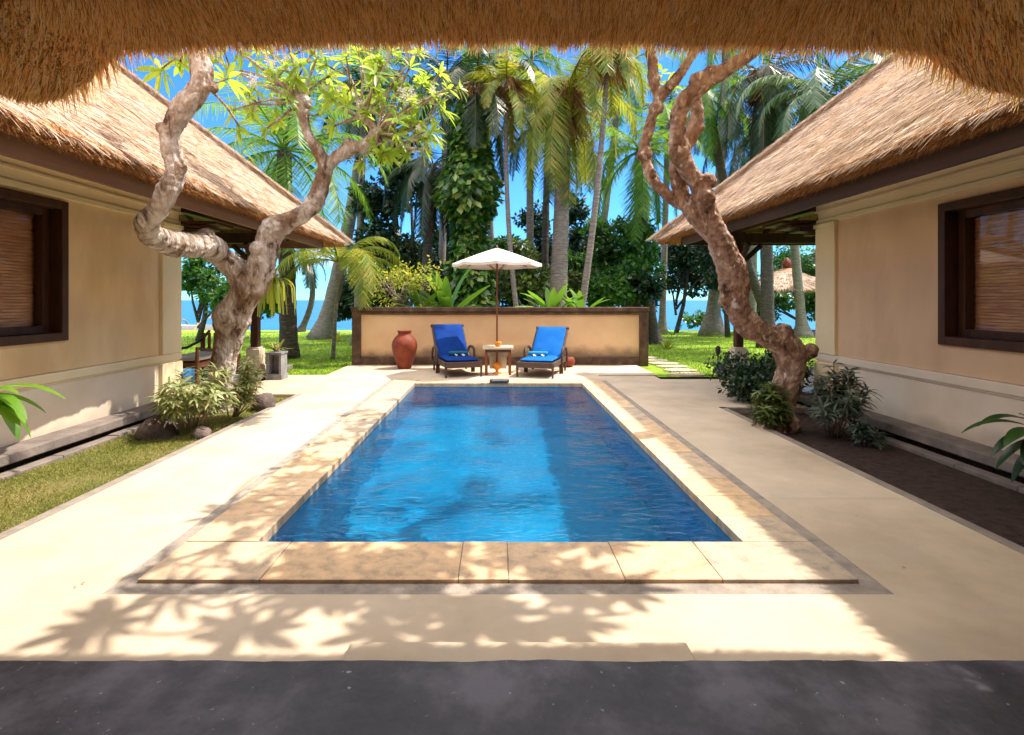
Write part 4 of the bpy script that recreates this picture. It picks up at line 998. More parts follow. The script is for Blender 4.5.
# high crown above the pool and near deck (mostly above the eave line), which shades the coping
segs = []; VF = []; rng = np.random.default_rng(31)
hub = P(745, -85, 4.9); hubs = [hub]
limbs = [(2.6, 3.9, 4.6), (1.9, 3.5, 4.7), (2.2, 5.6, 5.1), (1.2, 4.4, 5.2), (3.0, 5.0, 5.2), (2.9, 6.6, 5.9), (1.9, 6.6, 5.8)]
for l in limbs: segs.append((hub, np.array(l), .05, .028)); hubs.append(np.array(l))
spots = []
k = 0
while len(spots) < 88:
    k += 1
    if k > 8000: break
    sx, sy = rng.uniform(-1.95, .55), rng.uniform(2.35, 7.8)      # where the shade should fall
    # keep the middle and far part of the pool mostly clear
    w = 1.0 if sx < -1.25 else (0.9 if sy < 3.3 else (.45 if sy < 4.7 else .06))
    if sx < -1.25 and sy > 7: w = .2
    if rng.random() > w: continue
    z = rng.uniform(4.2, 5.3)
    x, y = sx + .61 * z, sy + .13 * z
    if z < H + .500 * y + .30: z = H + .50 * y + .35 + rng.uniform(0, .3); x, y = sx + .61 * z, sy + .13 * z
    if any((x - a) ** 2 + (y - b) ** 2 + (z - c) ** 2 < .055 for a, b, c in spots): continue
    spots.append((x, y, z))
for x, y, z in spots:
    q = np.array([x, y, z]); h = min(hubs, key=lambda h_: np.linalg.norm(h_ - q)); d = q - h
    mid = h + d * .6 + rng.normal(0, .12, 3); segs.append((h, mid, .020, .014)); segs.append((mid, q, .014, .010))
    VF.append(whorl(q, d * .6 + np.array([0, 0, .5]), 12, .31, .09, rng))
for px, py, Y in ((668, 84, 5.9), (662, 70, 5.9)):
    q = P(px, py, Y); VF.append(whorl(q, (0, 0, 1), 5, .17, .05, rng))
twigs('branches', segs, 'bark_r', t, o)
leafobj('crown', join_vf(VF), 'leaf_fr', t, o)

# ------------------------------------------------------------------ palms
def palm(base, top, label, mat='frond_g', tmat='palmbark', r0=.2, r1=.11, FL=3.2, nf=22, el=(-.9, 1.25), seed=0, bow=(0, 0, 0), name='coconut_palm', flare=1.9, skirt=0, nuts=0, leafw=.034, group='coconut palms in the garden', droop=1.0, az=None, stiff=1.0, nl=64, cat='palm tree', leaflen=.21):
    rng = np.random.default_rng(seed + 100)
    base, top = np.array(base, float), np.array(top, float)
    t = thing(name, base, label, cat, group); o = base
    n = 26; pts = []; rad = []
    for i in range(n + 1):
        f = i / n; p = base * (1 - f) + top * f + np.array(bow) * math.sin(math.pi * f)
        pts.append(p); ring = 1 + .05 * (i % 2); rad.append((r1 + (r0 - r1) * (1 - f) + r0 * (flare - 1) * max(0, 1 - f * 7) ** 2) * ring)
    m = MB(); m.tube(pts, rad, 12); m.build('trunk', tmat, t, smooth=True, origin=o)
    parts = []; rach = MB()
    ga = 2.399963
    for i in range(nf):
        e = el[1] + (el[0] - el[1]) * (i / max(1, nf - 1)) + rng.normal(0, .08)
        a = i * ga + rng.uniform(-.3, .3) if az is None else rng.uniform(*az)
        L = FL * rng.uniform(.85, 1.1) * (.8 if e > .9 else 1)
        ns = 16; p = top.copy(); h = np.array([math.cos(a), math.sin(a), 0]); pitch = e; P_ = [p.copy()]; T_ = []
        for k in range(ns):
            d = h * math.cos(pitch) + np.array([0, 0, math.sin(pitch)]); T_.append(d); p = p + d * L / ns; P_.append(p.copy())
            pitch -= droop * (.040 + .012 * k) * (math.cos(pitch) * .75 + .35) * stiff * 1.2
            pitch = max(pitch, -1.5)
        P_ = np.array(P_); T_.append(T_[-1]); T_ = np.array(T_)
        rach.tube(P_[::2], [max(.006, .03 * (1 - j / 9)) * FL / 3.2 for j in range(len(P_[::2]))], 5, False)
        s = np.linspace(.12, .99, nl); idx = s * ns; i0 = np.minimum(idx.astype(int), ns - 1); fr = (idx - i0)[:, None]
        pp = P_[i0] * (1 - fr) + P_[i0 + 1] * fr; tt = norm(T_[i0])
        sd = norm(np.cross(tt, np.array([0, 0, 1.0]))); sd = np.where(np.isfinite(sd), sd, 0)
        upv = np.cross(sd, tt)
        LL = L * leaflen * (np.sin(np.pi * (s * .82 + .14)) ** .6) * rng.uniform(.85, 1.1, nl)
        for sg in (-1, 1):
            d = sd * sg * .85 + tt * .55 - np.array([0, 0, 1.0]) * rng.uniform(.25, .75, (nl, 1)) * droop + rng.normal(0, .06, (nl, 3))
            parts.append(leaves(pp, d, upv + sd * sg * .4, LL, leafw * rng.uniform(.7, 1.1, nl), 'strip'))
    crown = leafobj('crown', join_vf(parts), mat, t, o)
    rach.build('frond_stems', 'husk' if skirt else mat, crown, origin=(0, 0, 0)).location = (-o[0], -o[1], -o[2])
    if skirt:
        n = int(450 * skirt); q = rng.uniform(0, 2 * math.pi, n); z = rng.uniform(-.9, .35, n) * skirt
        ps = top + np.stack([np.cos(q) * .22, np.sin(q) * .22, z], 1)
        d = np.stack([np.cos(q) * .5, np.sin(q) * .5, np.full(n, -.8)], 1) + rng.normal(0, .25, (n, 3))
        leafobj('dry_husk', leaves(ps, d, rdir(n, rng), rng.uniform(.3, .9, n) * skirt, .07, 'strip'), 'husk', t, o)
    for k in range(nuts):
        a = k * 2.1; c = top + np.array([.26 * math.cos(a), .26 * math.sin(a), -.25 - .1 * (k % 2)])
        m = MB(); m.lathe([(.02, -.15), (.11, -.08), (.13, 0), (.10, .1), (.03, .15)], c, 10); m.build('coconut', 'coconut', t, smooth=True, origin=o)
    return t
MAT['coconut'] = flat('coconut_shell', (0.45, 0.25, 0.06))
def gz(Y): return -.03 if Y < 13 else max(-.25, -.03 - (Y - 13) * .012)
def pb(px, Y): p = P(px, 300, Y); return (p[0], Y, gz(Y))

palm(pb(322, 21), P(372, 70, 20), 'tall pale grey coconut palm leaning right beyond the left eave corner', r0=.30, r1=.15, seed=1, bow=(.2, 0, 0), FL=3.6, flare=2.0)
palm(pb(357, 18), P(364, 95, 18), 'thin straight grey palm just right of the pale leaning coconut palm', r0=.13, r1=.10, seed=2, mat='frond_d', FL=2.6, nf=16)
palm(pb(421, 16), P(433, 165, 16.5), 'dark stemmed palm with low drooping dark crown above the left end of the wall', r0=.16, r1=.11, seed=3, mat='frond_d', tmat='palmbark_d', FL=2.4, el=(-1.2, .7), droop=1.3)
palm(pb(470, 15.5), P(476, 92, 15.5), 'coconut palm with orange nuts rising above the vine column', r0=.17, r1=.13, seed=4, mat='frond_d', FL=2.8, nuts=6, skirt=.7, nf=20)
palm(pb(522, 14.5), P(506, 86, 14.5), 'slender palm with a small bright green crown right of the vine column', r0=.075, r1=.05, seed=5, mat='frond_y', FL=1.7, nf=14, bow=(-.15, 0, 0), flare=1.2, skirt=.6, leafw=.05)
palm(pb(556, 15), P(566, 92, 15), 'thick grey coconut palm with long hanging yellow green fronds behind the right lounger', r0=.26, r1=.17, seed=6, mat='frond_y', FL=3.0, nf=24, el=(-1.3, 1.0), droop=1.0, skirt=1.1, nuts=5, leafw=.036)
palm(pb(543, 19), P(548, 120, 19), 'narrow brown palm trunk directly behind the thick grey coconut palm', r0=.14, r1=.1, seed=16, mat='frond_d', tmat='palmbark_d', FL=3, nf=16)
palm(pb(574, 14), P(609, 40, 14), 'very slender pale palm leaning right across the sky in the middle', r0=.10, r1=.055, seed=7, mat='frond_y', FL=2.0, nf=14, bow=(.12, 0, 0), flare=1.3, skirt=.9, tmat='palmbark')
palm(pb(655, 18.5), P(640, 150, 17), 'dark slim palm left of the russet tree with drooping dark fronds', r0=.17, r1=.12, seed=8, mat='frond_g', tmat='palmbark_d', FL=3.0, el=(-1.0, 1.1), bow=(-.1, 0, 0))
palm(pb(662, 24), P(668, 120, 24), 'thin far palm seen beside the dark slim palm at the wall end', r0=.14, r1=.12, seed=9, mat='frond_d', tmat='palmbark', FL=3.2, nf=18)
palm(pb(778, 19), P(707, 95, 18), 'grey palm leaning left behind the russet frangipani trunk', r0=.16, r1=.13, flare=1.4, seed=10, mat='frond_g', tmat='palmbark_d', FL=2.4, nf=18, bow=(-.3, 0, 0), el=(-1.0, .8))
palm(pb(768, 17), P(764, 75, 17), 'dark crowned palm with hanging skirt above the right roof slope', r0=.2, r1=.14, seed=11, mat='frond_d', tmat='palmbark_d', FL=2.9, nf=26, el=(-1.45, .9), droop=1.3, skirt=.8)
palm(pb(890, 15.5), P(822, 92, 15.2), 'silvery crowned palm over the right roof ridge', r0=.2, r1=.14, seed=12, mat='frond_s', FL=2.9, nf=22, el=(-.9, 1.0), droop=1.1, leafw=.045)
palm(pb(945, 14.4), P(905, 62, 14.5), 'deep green palm partly hidden by the right end of the veranda eave', r0=.2, r1=.14, seed=13, mat='frond_g', FL=3.0, nf=20)
palm(pb(712, 23), P(728, 20, 22), 'far palm with a broad pale foot between the lawn and the russet tree', r0=.24, r1=.15, seed=14, mat='frond_g', FL=3.4, nf=18, flare=2.6)
palm(pb(803, 22), P(786, 150, 22), 'pale palm beside the far thatched gazebo with a swollen foot', r0=.19, r1=.14, seed=15, mat='frond_d', FL=3.0, nf=18, flare=2.4)
palm(pb(751, 20.5), P(755, 130, 20.5), 'straight grey palm behind the right pavilion post', r0=.17, r1=.14, seed=17, mat='frond_d', FL=3.0, nf=18, flare=1.5)
palm(pb(289, 13.8), P(284, 150, 13.6), 'low bright fronded palm behind the left roof', r0=.22, r1=.17, flare=1.3, seed=18, mat='frond_g', tmat='palmbark_d', FL=3.3, nf=24, el=(-.5, 1.25), leafw=.036, droop=.8, nl=64)
palm(pb(333, 13.6), P(338, 262, 13.2), 'young palm with arching fronds reaching over the wall left end', r0=.05, r1=.04, seed=19, mat='frond_y', FL=2.3, nf=12, el=(.1, 1.0), leafw=.03, tmat='palmbark', flare=1.2)
palm(pb(497, 24), P(480, 62, 23), 'distant palm behind the slender bright crown', r0=.16, r1=.12, seed=22, mat='frond_g', FL=2.8, nf=20)
palm(pb(590, 23), P(622, 70, 22), 'distant palm filling the sky left of the russet tree', r0=.16, r1=.12, seed=23, mat='frond_g', FL=3.0, nf=20, droop=.9)
palm(pb(530, 21), P(530, 60, 21), 'distant dark green palm between the middle trunks', r0=.16, r1=.12, seed=24, mat='frond_g', FL=2.8, nf=20)
palm(pb(440, 22), P(447, 75, 22), 'distant dark palm behind the tip of the bright frangipani crown', r0=.16, r1=.12, seed=25, mat='frond_d', FL=3.4, nf=20)
palm(pb(300, 27), P(305, 255, 27), 'small far palm with bent stem near the shore seen under the left eave', r0=.15, r1=.11, seed=26, mat='frond_d', tmat='palmbark_d', FL=1.9, nf=14, bow=(.5, 0, 0))

# vine clad trunk
def vine():
    base = np.array([float(P(470, 300, 15.4)[0]), 15.3, -.05]); t = thing('vine_column', base, 'tall column of glossy mottled climbing vine left of the parasol', 'climbing vine')
    rng = np.random.default_rng(60); n = 5200; z = rng.uniform(0, 1, n) ** .9 * 7.2; q = rng.uniform(0, 2 * math.pi, n)
    w = .62 + .22 * np.sin(z * 1.3 + 1) + .14 * np.sin(z * 3.1); w = np.where(z > 4.4, w * (1 - (z - 4.4) / 5), w)
    r = w * (1 + .3 * np.array([noise.noise(Vector((math.cos(a) * 1.5, math.sin(a) * 1.5, b * 1.3))) for a, b in zip(q, z)])) * rng.uniform(.8, 1.12, n)
    pos = base + np.stack([np.cos(q) * r, np.sin(q) * r, z], 1)
    d = np.stack([np.cos(q) * .6, np.sin(q) * .6, np.full(n, -.7)], 1) + rng.normal(0, .35, (n, 3)); nr = np.stack([np.cos(q), np.sin(q), np.full(n, .5)], 1) + rng.normal(0, .3, (n, 3))
    leafobj('foliage', leaves(pos, d, nr, rng.uniform(.16, .34, n), rng.uniform(.12, .24, n), 'dia'), 'leaf_v', t, base)
    m = MB(); m.tube([(0, 0, 0), (.05, 0, 3), (0, 0, 6.8)], [.35, .3, .15], 10); m.build('stem', 'palmbark_d', t)
vine()

# ------------------------------------------------------------------ broadleaf trees and bushes
def bushy(base, blobs, label, mat, name='broadleaf_tree', trunk=True, dens=720, ll=(.12, .26), seed=0, cat='tree', group=None, tmat='palmbark_d', tr=.12):
    """blobs: (x,y,z,rx,rz) world"""
    rng = np.random.default_rng(seed + 500); base = np.array(base, float)
    t = thing(name, base, label, cat, group); parts = []; segs = []
    for (x, y, z, rx, rz) in blobs:
        c = np.array([x, y, z]); nc = max(5, int(9 * rx * rz + 6))
        if trunk: segs.append((base + np.array([0, 0, (z - base[2]) * .35]), c, tr * .5, tr * .15))
        for k in range(nc):
            u = rdir(1, rng)[0]; cc = c + u * np.array([rx, rx, rz]) * rng.uniform(.35, .95); rr = rng.uniform(.22, .42) * min(rx, rz) + .1
            n = int(dens * rr ** 1.6) + 20
            v = rdir(n, rng); rad = rng.uniform(.3, 1, n) ** .5 * rr
            pos = cc + v * rad[:, None] * np.array([1.15, 1.15, .8])
            d = v * .6 + rng.normal(0, .6, (n, 3)) + np.array([0, 0, -.25]); nr = v * .5 + np.array([0, 0, .7]) + rng.normal(0, .45, (n, 3))
            L = rng.uniform(*ll, n); parts.append(leaves(pos, d, nr, L, L * .5, 'dia'))
    leafobj('crown', join_vf(parts), mat, t, base)
    if trunk:
        m = MB(); top = np.mean([b[:3] for b in blobs], 0); m.tube([base, base * .6 + top * .4 + np.array([.1, 0, 0]), top], [tr, tr * .75, tr * .4], 9)
        for a, b, r0, r1 in segs: m.tube([a, (a + b) / 2 + rng.normal(0, .1, 3), b], [r0, (r0 + r1) / 2, r1], 6)
        m.build('trunk', tmat, t, smooth=True, origin=base)
    return t
def B(px, py, Y, rx, rz): p = P(px, py, Y); return (p[0], p[1], p[2], rx * Y / F, rz * Y / F)
bushy(pb(400, 18), [B(385, 200, 18, 32, 26), B(410, 175, 18, 26, 22), B(372, 245, 18, 26, 30), B(405, 255, 18.5, 24, 22), B(395, 150, 19, 24, 16)], 'dark leaved tree behind the left end of the garden wall', 'leaf_d', seed=1, tr=.2)
bushy(pb(600, 19), [B(600, 245, 19, 26, 22), B(585, 275, 18.5, 20, 20), B(622, 260, 18.5, 22, 28), B(605, 290, 18, 30, 14)], 'sunlit bright green tree behind the right part of the wall', 'leaf_b', seed=2, tr=.15)
bushy(pb(635, 17.5), [B(640, 235, 17.5, 22, 20), B(630, 275, 17, 24, 22), B(648, 258, 18, 14, 22)], 'green tree behind the right end of the garden wall', 'leaf_b', seed=3)
bushy(pb(622, 22), [B(612, 285, 22, 26, 18), B(638, 285, 22, 20, 18), B(560, 285, 22, 24, 16)], 'dark low trees along the shore behind the bright green tree', 'leaf_d', seed=33)
bushy(pb(676, 26), [B(680, 255, 26, 22, 24), B(697, 240, 26, 22, 20), B(668, 280, 26, 16, 10), B(715, 262, 25, 18, 20)], 'dark spreading tree by the sea between the wall and the russet tree', 'leaf_d', seed=4, tr=.12)
bushy(pb(728, 22), [B(722, 275, 22, 20, 18), B(712, 250, 22.5, 18, 16)], 'dark tree against the sea just left of the russet trunk', 'leaf_d', seed=5)
bushy(pb(198, 20), [B(190, 280, 20, 14, 12), B(212, 285, 20, 20, 16), B(226, 300, 19.5, 16, 16), B(205, 262, 20, 16, 12)], 'green tree near the shore framed by the left pavilion', 'leaf_b', seed=6)
bushy(pb(240, 22), [B(248, 270, 22, 24, 24), B(262, 300, 22, 20, 18)], 'dark tree behind the pale frangipani trunk', 'leaf_d', seed=66)
bushy(pb(356, 24), [B(350, 305, 23, 20, 16), B(366, 280, 23, 18, 18), B(345, 285, 24, 15, 14), B(372, 302, 23, 16, 12)], 'low dark bush beyond the lawn left of the garden wall', 'leaf_d', seed=7, dens=1200, name='bush', trunk=False, cat='bush')
bushy(pb(800, 27), [B(770, 300, 27, 26, 18), B(812, 305, 27, 20, 18), B(830, 270, 27, 22, 26), B(790, 262, 28, 20, 20), B(752, 300, 26, 20, 14)], 'dense green trees behind the far gazebo', 'leaf_b', seed=8)
bushy(pb(850, 24), [B(850, 270, 24, 26, 34), B(870, 300, 24, 24, 24)], 'dark tree right of the far gazebo beyond the pavilion', 'leaf_d', seed=9)
bushy(pb(540, 17), [B(520, 255, 17, 18, 16), B(532, 275, 16.5, 18, 18), B(512, 285, 16, 14, 14)], 'grey olive shrub tangle behind the parasol', 'leaf_olive', seed=10, name='bush', cat='bush', tmat='twig')
bushy(pb(545, 24), [B(545, 262, 24, 18, 26), B(535, 225, 24, 16, 22), B(555, 290, 23, 22, 16)], 'dark far tree between the brown trunk and the thick grey palm', 'leaf_d', seed=42, tr=.14)
bushy(pb(420, 25), [B(415, 285, 25, 18, 16), B(440, 262, 25, 14, 22)], 'far dark tree low behind the drooping dark palm', 'leaf_d', seed=43, tr=.14)
bushy(pb(585, 25), [B(575, 215, 25, 14, 26), B(640, 300, 25, 30, 10), B(450, 245, 25, 20, 30), B(470, 280, 25, 30, 20)], 'far dark tree filling the gaps behind the middle palms', 'leaf_d', seed=41, tr=.16)
bushy(pb(690, 28.6), [B(690, 320, 28.6, 16, 5), B(705, 318, 28.4, 10, 6)], 'low green hedge plants along the shore edge of the lawn', 'leaf_b', seed=12, name='bush', trunk=False, cat='bush')
for i_, (px_, py_, Y_, rx_, rz_, mt_, lb_) in enumerate([
    (378, 292, 20.0, 26, 20, 'leaf_d', 'dark bushes beyond the wall behind the twiggy yellow shrub'), (430, 290, 19.0, 24, 20, 'leaf_d', 'dark low bush beyond the wall above the left lounger'),
    (520, 288, 18.5, 24, 20, 'leaf_d', 'dark bush beyond the wall right of the parasol pole'), (566, 290, 18.0, 24, 18, 'leaf_olive', 'olive bush around the foot of the thick grey palm'),
    (606, 292, 16.5, 22, 15, 'leaf_b', 'bright low bush above the wall right of the slender pale palm'), (634, 290, 16.8, 16, 18, 'leaf_d', 'dark bush above the right end of the garden wall'),
    (500, 262, 20.5, 22, 24, 'leaf_b', 'mid green bush screen between the vine column and the slender palm'), (588, 255, 21.0, 20, 22, 'leaf_d', 'dark leafy screen behind the slender pale palm'),
    (412, 268, 21.0, 22, 26, 'leaf_d', 'dark leafy screen behind the drooping dark palm stem'), (694, 280, 27.0, 16, 16, 'leaf_d', 'dark bushy mass by the shore left of the russet trunk'),
    (262, 296, 17.0, 16, 22, 'leaf_b', 'green bush behind the hanging fern beside the left pavilion'), (740, 296, 24.0, 20, 22, 'leaf_b', 'green bush left of the far gazebo near the shore')]):
    bushy(pb(px_, Y_), [B(px_, py_, Y_, rx_, rz_), B(px_ - 12, py_ - 8, Y_ + .5, rx_ * .6, rz_ * .7), B(px_ + 13, py_ - 4, Y_ - .3, rx_ * .6, rz_ * .8)], lb_, mt_, seed=200 + i_, name='bush', trunk=False, cat='bush')
# white-branched shrub over the wall (left) : twigs + yellow green leaves
b0 = np.array([-1.9, 12.75, 0]); t = thing('bougainvillea_shrub', b0, 'twiggy yellow green shrub arching over the left end of the garden wall', 'shrub')
rng = np.random.default_rng(70); segs = []; parts = []
for k in range(24):
    a = P(rng.uniform(385, 412), 305, 12.75); e = P(rng.uniform(345, 440), rng.uniform(262, 318), rng.uniform(12.0, 13.2)); mid = (a + e) / 2 + np.array([0, 0, .25]); segs += [(b0 + (0, 0, .2), a, .02, .014), (a, mid, .013, .009), (mid, e, .009, .004)]
    n = 60; pos = e + rng.normal(0, .11, (n, 3)) + (mid - e) * rng.uniform(0, .6, (n, 1)); d = rng.normal(0, 1, (n, 3)) - np.array([0, 0, .5])
    parts.append(leaves(pos, d, rng.normal(0, .5, (n, 3)) + np.array([0, 0, 1.0]), rng.uniform(.05, .12, n), rng.uniform(.035, .06, n), 'dia'))
twigs('stems', segs, 'twig', t, b0, 5); leafobj('foliage', join_vf(parts), 'leaf_yel', t, b0)
# big strap leaves behind wall
def strap(base, n, L, W, label, mat, seed, spread=.5, name='ginger_plant', cat='plant', group=None, up=1.0):
    rng = np.random.default_rng(seed); base = np.array(base, float); t = thing(name, base, label, cat, group)
    V = []; Fs = []; b = 0; parts = []
    for i in range(n):
        a = rng.uniform(0, 2 * math.pi); h = np.array([math.cos(a), math.sin(a) * .6, 0]); pit = rng.uniform(1.45 - spread, 1.5) * up; l = L * rng.uniform(.7, 1.1); p = base + h * .05; k_ = 9
        sd = np.array([-math.sin(a + rng.normal(0, .8)), math.cos(a), 0]); sd /= np.linalg.norm(sd); rows = []
        dr = rng.uniform(.03, .16)
        for k in range(k_):
            f = k / (k_ - 1); w = W * (math.sin(math.pi * min(1, .12 + f * .86)) ** .7) * .5; d = h * math.cos(pit) + np.array([0, 0, math.sin(pit)])
            rows.append([p - sd * w + d * 0, p - np.array([0, 0, w * .25]), p + sd * w]); p = p + d * l / k_; pit -= dr
        V = np.array(rows).reshape(-1, 3); q = [[r * 3 + c, r * 3 + c + 1, r * 3 + c + 4, r * 3 + c + 3] for r in range(k_ - 1) for c in range(2)]
        parts.append((V, np.array(q)))
    leafobj('leaves', join_vf(parts), mat, t, base, True)
    m = MB(); m.lathe([(.05, -.02), (.06, .05), (.03, .12)], (0, 0, 0), 8); m.build('stalk', 'twig', t)
    return t
strap(P(447, 318, 12.75), 14, 1.7, .24, 'broad bright leaves rising behind the wall above the left lounger', 'leaf_big', 1, .75)
strap(P(420, 312, 12.7), 6, .9, .18, 'single cluster of pale green leaves behind the wall above the jar', 'leaf_big', 2, 1.0)
strap(P(552, 316, 12.7), 12, 1.15, .20, 'yellow green broad leaves behind the wall above the right lounger', 'leaf_big', 3, .9)
strap(P(582, 316, 12.7), 8, .8, .17, 'low broad leaves behind the wall right of the thick grey palm', 'leaf_big', 4, 1.1)
strap(pb(667, 16.5), 26, .5, .05, 'spiky yellow agave on the lawn just right of the garden wall', 'leaf_yel', 5, 1.2, name='agave')
strap(pb(337, 19.5), 26, .6, .06, 'spiky green agave on the lawn left of the garden wall', 'leaf_yel', 6, 1.2, name='agave')
strap(pb(674, 24), 16, .8, .07, 'dark spiky plant against the sea behind the yellow agave', 'leaf_d', 16, 1.1, name='agave')
# hanging yellow plant by the left post
def hanging():
    b = np.array([-4.12, 9.55, 1.95]); base = np.array([-4.06, 9.95, .53]); t = thing('staghorn_fern', b, 'yellow green staghorn fern hanging beside the left pavilion post', 'fern')
    rng = np.random.default_rng(77); parts = []
    for i in range(34):
        a = rng.uniform(0, 2 * math.pi); h = np.array([math.cos(a), math.sin(a), 0]); p = P(272, 282, 9.6) + rng.normal(0, .02, 3); pit = rng.uniform(-.2, .9); l = rng.uniform(.5, 1.0); rows = []; k_ = 10; sd = np.array([-math.sin(a), math.cos(a), 0])
        for k in range(k_):
            f = k / (k_ - 1); w = .028 * (1 - .6 * f) + .004; d = h * math.cos(pit) + np.array([0, 0, math.sin(pit)]); rows.append([p - sd * w, p, p + sd * w]); p = p + d * l / k_; pit = max(-1.5, pit - .42)
        parts.append((np.array(rows).reshape(-1, 3), np.array([[r * 3 + c, r * 3 + c + 1, r * 3 + c + 4, r * 3 + c + 3] for r in range(k_ - 1) for c in range(2)])))
    leafobj('fronds', join_vf(parts), 'leaf_yel', t, b, True)
    m = MB(); m.lathe([(.03, 0), (.07, .03), (.07, .09), (.02, .12)], tuple(P(272, 282, 9.6) - b), 10); m.tube([tuple(P(272, 282, 9.6) - b), (0.02, 0, .60)], .006, 5); m.build('hanger', 'twig', t)
hanging()
strap((-4.06, 9.95, .52), 26, .28, .03, 'small yellow bromeliad growing in the grey stone planter', 'leaf_yel', 9, 1.3, name='bromeliad')

# low shrubs with whorled narrow leaves
def shrub(base, stems, hgt, rad, label, mat, seed, L=.12, W=.026, lean=(0, 0), nper=10, name='oleander_shrub', whl=5, kind='curved'):
    rng = np.random.default_rng(seed); base = np.array(base, float); t = thing(name, base, label, 'shrub'); segs = []; parts = []
    for i in range(stems):
        a = rng.uniform(0, 2 * math.pi); r = rad * math.sqrt(rng.uniform(0, 1)); h = hgt * (1 - .45 * (r / rad) ** 2) * rng.uniform(.6, 1.05)
        tip = base + np.array([math.cos(a) * r + lean[0] * h, math.sin(a) * r + lean[1] * h, h]); st = base + np.array([math.cos(a) * r * .25, math.sin(a) * r * .25, 0]); segs.append((st, tip, .008, .004))
        for w in range(whl):
            f = 1 - w * .13; q = st * (1 - f) + tip * f
            parts.append(whorl(q, (tip - st) + rng.normal(0, .05, 3), nper if w else nper + 3, L * rng.uniform(.8, 1.1), W, rng))
    twigs('stems', segs, 'twig', t, base, 5); leafobj('foliage', join_vf(parts), mat, t, base)
    return t
shrub((-3.42, 6.05, .02), 32, .72, .40, 'pale variegated bush at the foot of the left tree', 'leaf_var', 1, L=.15, W=.03, lean=(.15, 0), nper=8, whl=4)
shrub((-3.30, 6.75, 0), 18, .86, .26, 'thin pale sprig shrub growing against the left trunk', 'leaf_var', 2, L=.13, W=.028, lean=(.15, 0))
shrub((3.72, 5.95, -.05), 26, .85, .34, 'silvery green shrub in the bed right of the russet trunk', 'leaf_sil', 3, L=.16, W=.028, lean=(.1, 0), nper=8, whl=4)
shrub((3.78, 5.55, -.05), 5, .26, .14, 'low sprawling silvery plant in front of the right bed shrub', 'leaf_sil', 13, L=.14, W=.03)
shrub((2.98 + .12, 6.15, -.05), 24, .60, .20, 'olive green shrub in the bed left of the russet trunk', 'leaf_olive', 4, L=.12, W=.026)
bushy((3.9, 7.9, 0), [(3.65, 8.0, .35, .38, .33), (4.0, 7.7, .5, .36, .30), (3.45, 7.6, .3, .28, .28), (4.2, 8.2, .45, .35, .3), (3.75, 7.4, .25, .35, .25)], 'dense dark hedge bush behind the russet trunk on the right deck', 'leaf_d', seed=14, name='hedge_bush', trunk=False, ll=(.05, .10), dens=1500, cat='bush')

# strap-leaf plants at the picture edges
def edge_plant(base, dirs, L, W, label, mat, name, cat='plant'):
    base = np.array(base, float); t = thing(name, base, label, cat); parts = []; stems = MB()
    for (dx, dy, dz, l, st) in dirs:
        s0 = base + np.array([0, 0, 0]); p = base + np.array(st); stems.tube([np.zeros(3), np.array(st) * .6 + np.array([0, 0, .1]), np.array(st)], .008, 6)
        d = norm(np.array([[dx, dy, dz]]))[0]; sd = norm(np.cross(d, [0, 0, 1.0])[None])[0]; rows = []; k_ = 10
        for k in range(k_):
            f = k / (k_ - 1); w = W * (math.sin(math.pi * min(1, .08 + .9 * f)) ** .8) * .5; rows.append([p - sd * w + np.array([0, 0, w * .3]), p, p + sd * w + np.array([0, 0, w * .3])]); p = p + d * l / k_; d = norm((d + np.array([0, 0, -.12]))[None])[0]
        parts.append((np.array(rows).reshape(-1, 3), np.array([[r * 3 + c, r * 3 + c + 1, r * 3 + c + 4, r * 3 + c + 3] for r in range(k_ - 1) for c in range(2)])))
    leafobj('leaves', join_vf(parts), mat, t, base, True); stems.build('stems', 'leaf_olive', t)
edge_plant((-3.32, 3.35, -.05), [(1, .2, .35, .52, (.1, .05, .92)), (1, -.3, .12, .45, (.1, .05, .90)), (1, .0, -.1, .34, (.14, .0, .88)), (1, .4, .1, .42, (.1, .0, .90)), (.8, -.5, .3, .36, (.1, .0, .9)), (.7, -.2, -.5, .34, (.22, .0, .88)), (.6, .3, -.7, .3, (.26, .0, .86)), (-.5, .5, .6, .4, (.0, .05, .9)), (.9, -.1, .6, .4, (.05, .0, .88))], .5, .085, 'bright green strap leaves reaching in from the left edge over the lawn strip', 'leaf_big', 'lily_plant')
edge_plant((4.17, 3.95, -.06), [(-1, .1, .35, .42, (-.25, .02, .62)), (-1, .4, .25, .46, (-.25, .05, .58)), (-1, -.3, .2, .40, (-.25, -.02, .56)), (-1, .0, -.05, .44, (-.22, .0, .54)), (-.9, .2, -.35, .42, (-.2, .0, .50)), (-.8, -.4, -.2, .36, (-.2, .0, .52)), (-.6, -.2, .8, .3, (-.2, .0, .56)), (-.8, .1, -.65, .4, (-.18, .0, .46))], .5, .10, 'dark glossy split leaves reaching in from the right edge of the bed', 'leaf_dg', 'philodendron_plant') if MAT.setdefault('leaf_dg', island('deep_glossy_leaf', [(0, (0.015, 0.05, 0.015)), (1, (0.05, 0.13, 0.025))], 0.3, 0.2, (0.1, 0.25, 0.03), 0.5)) else None

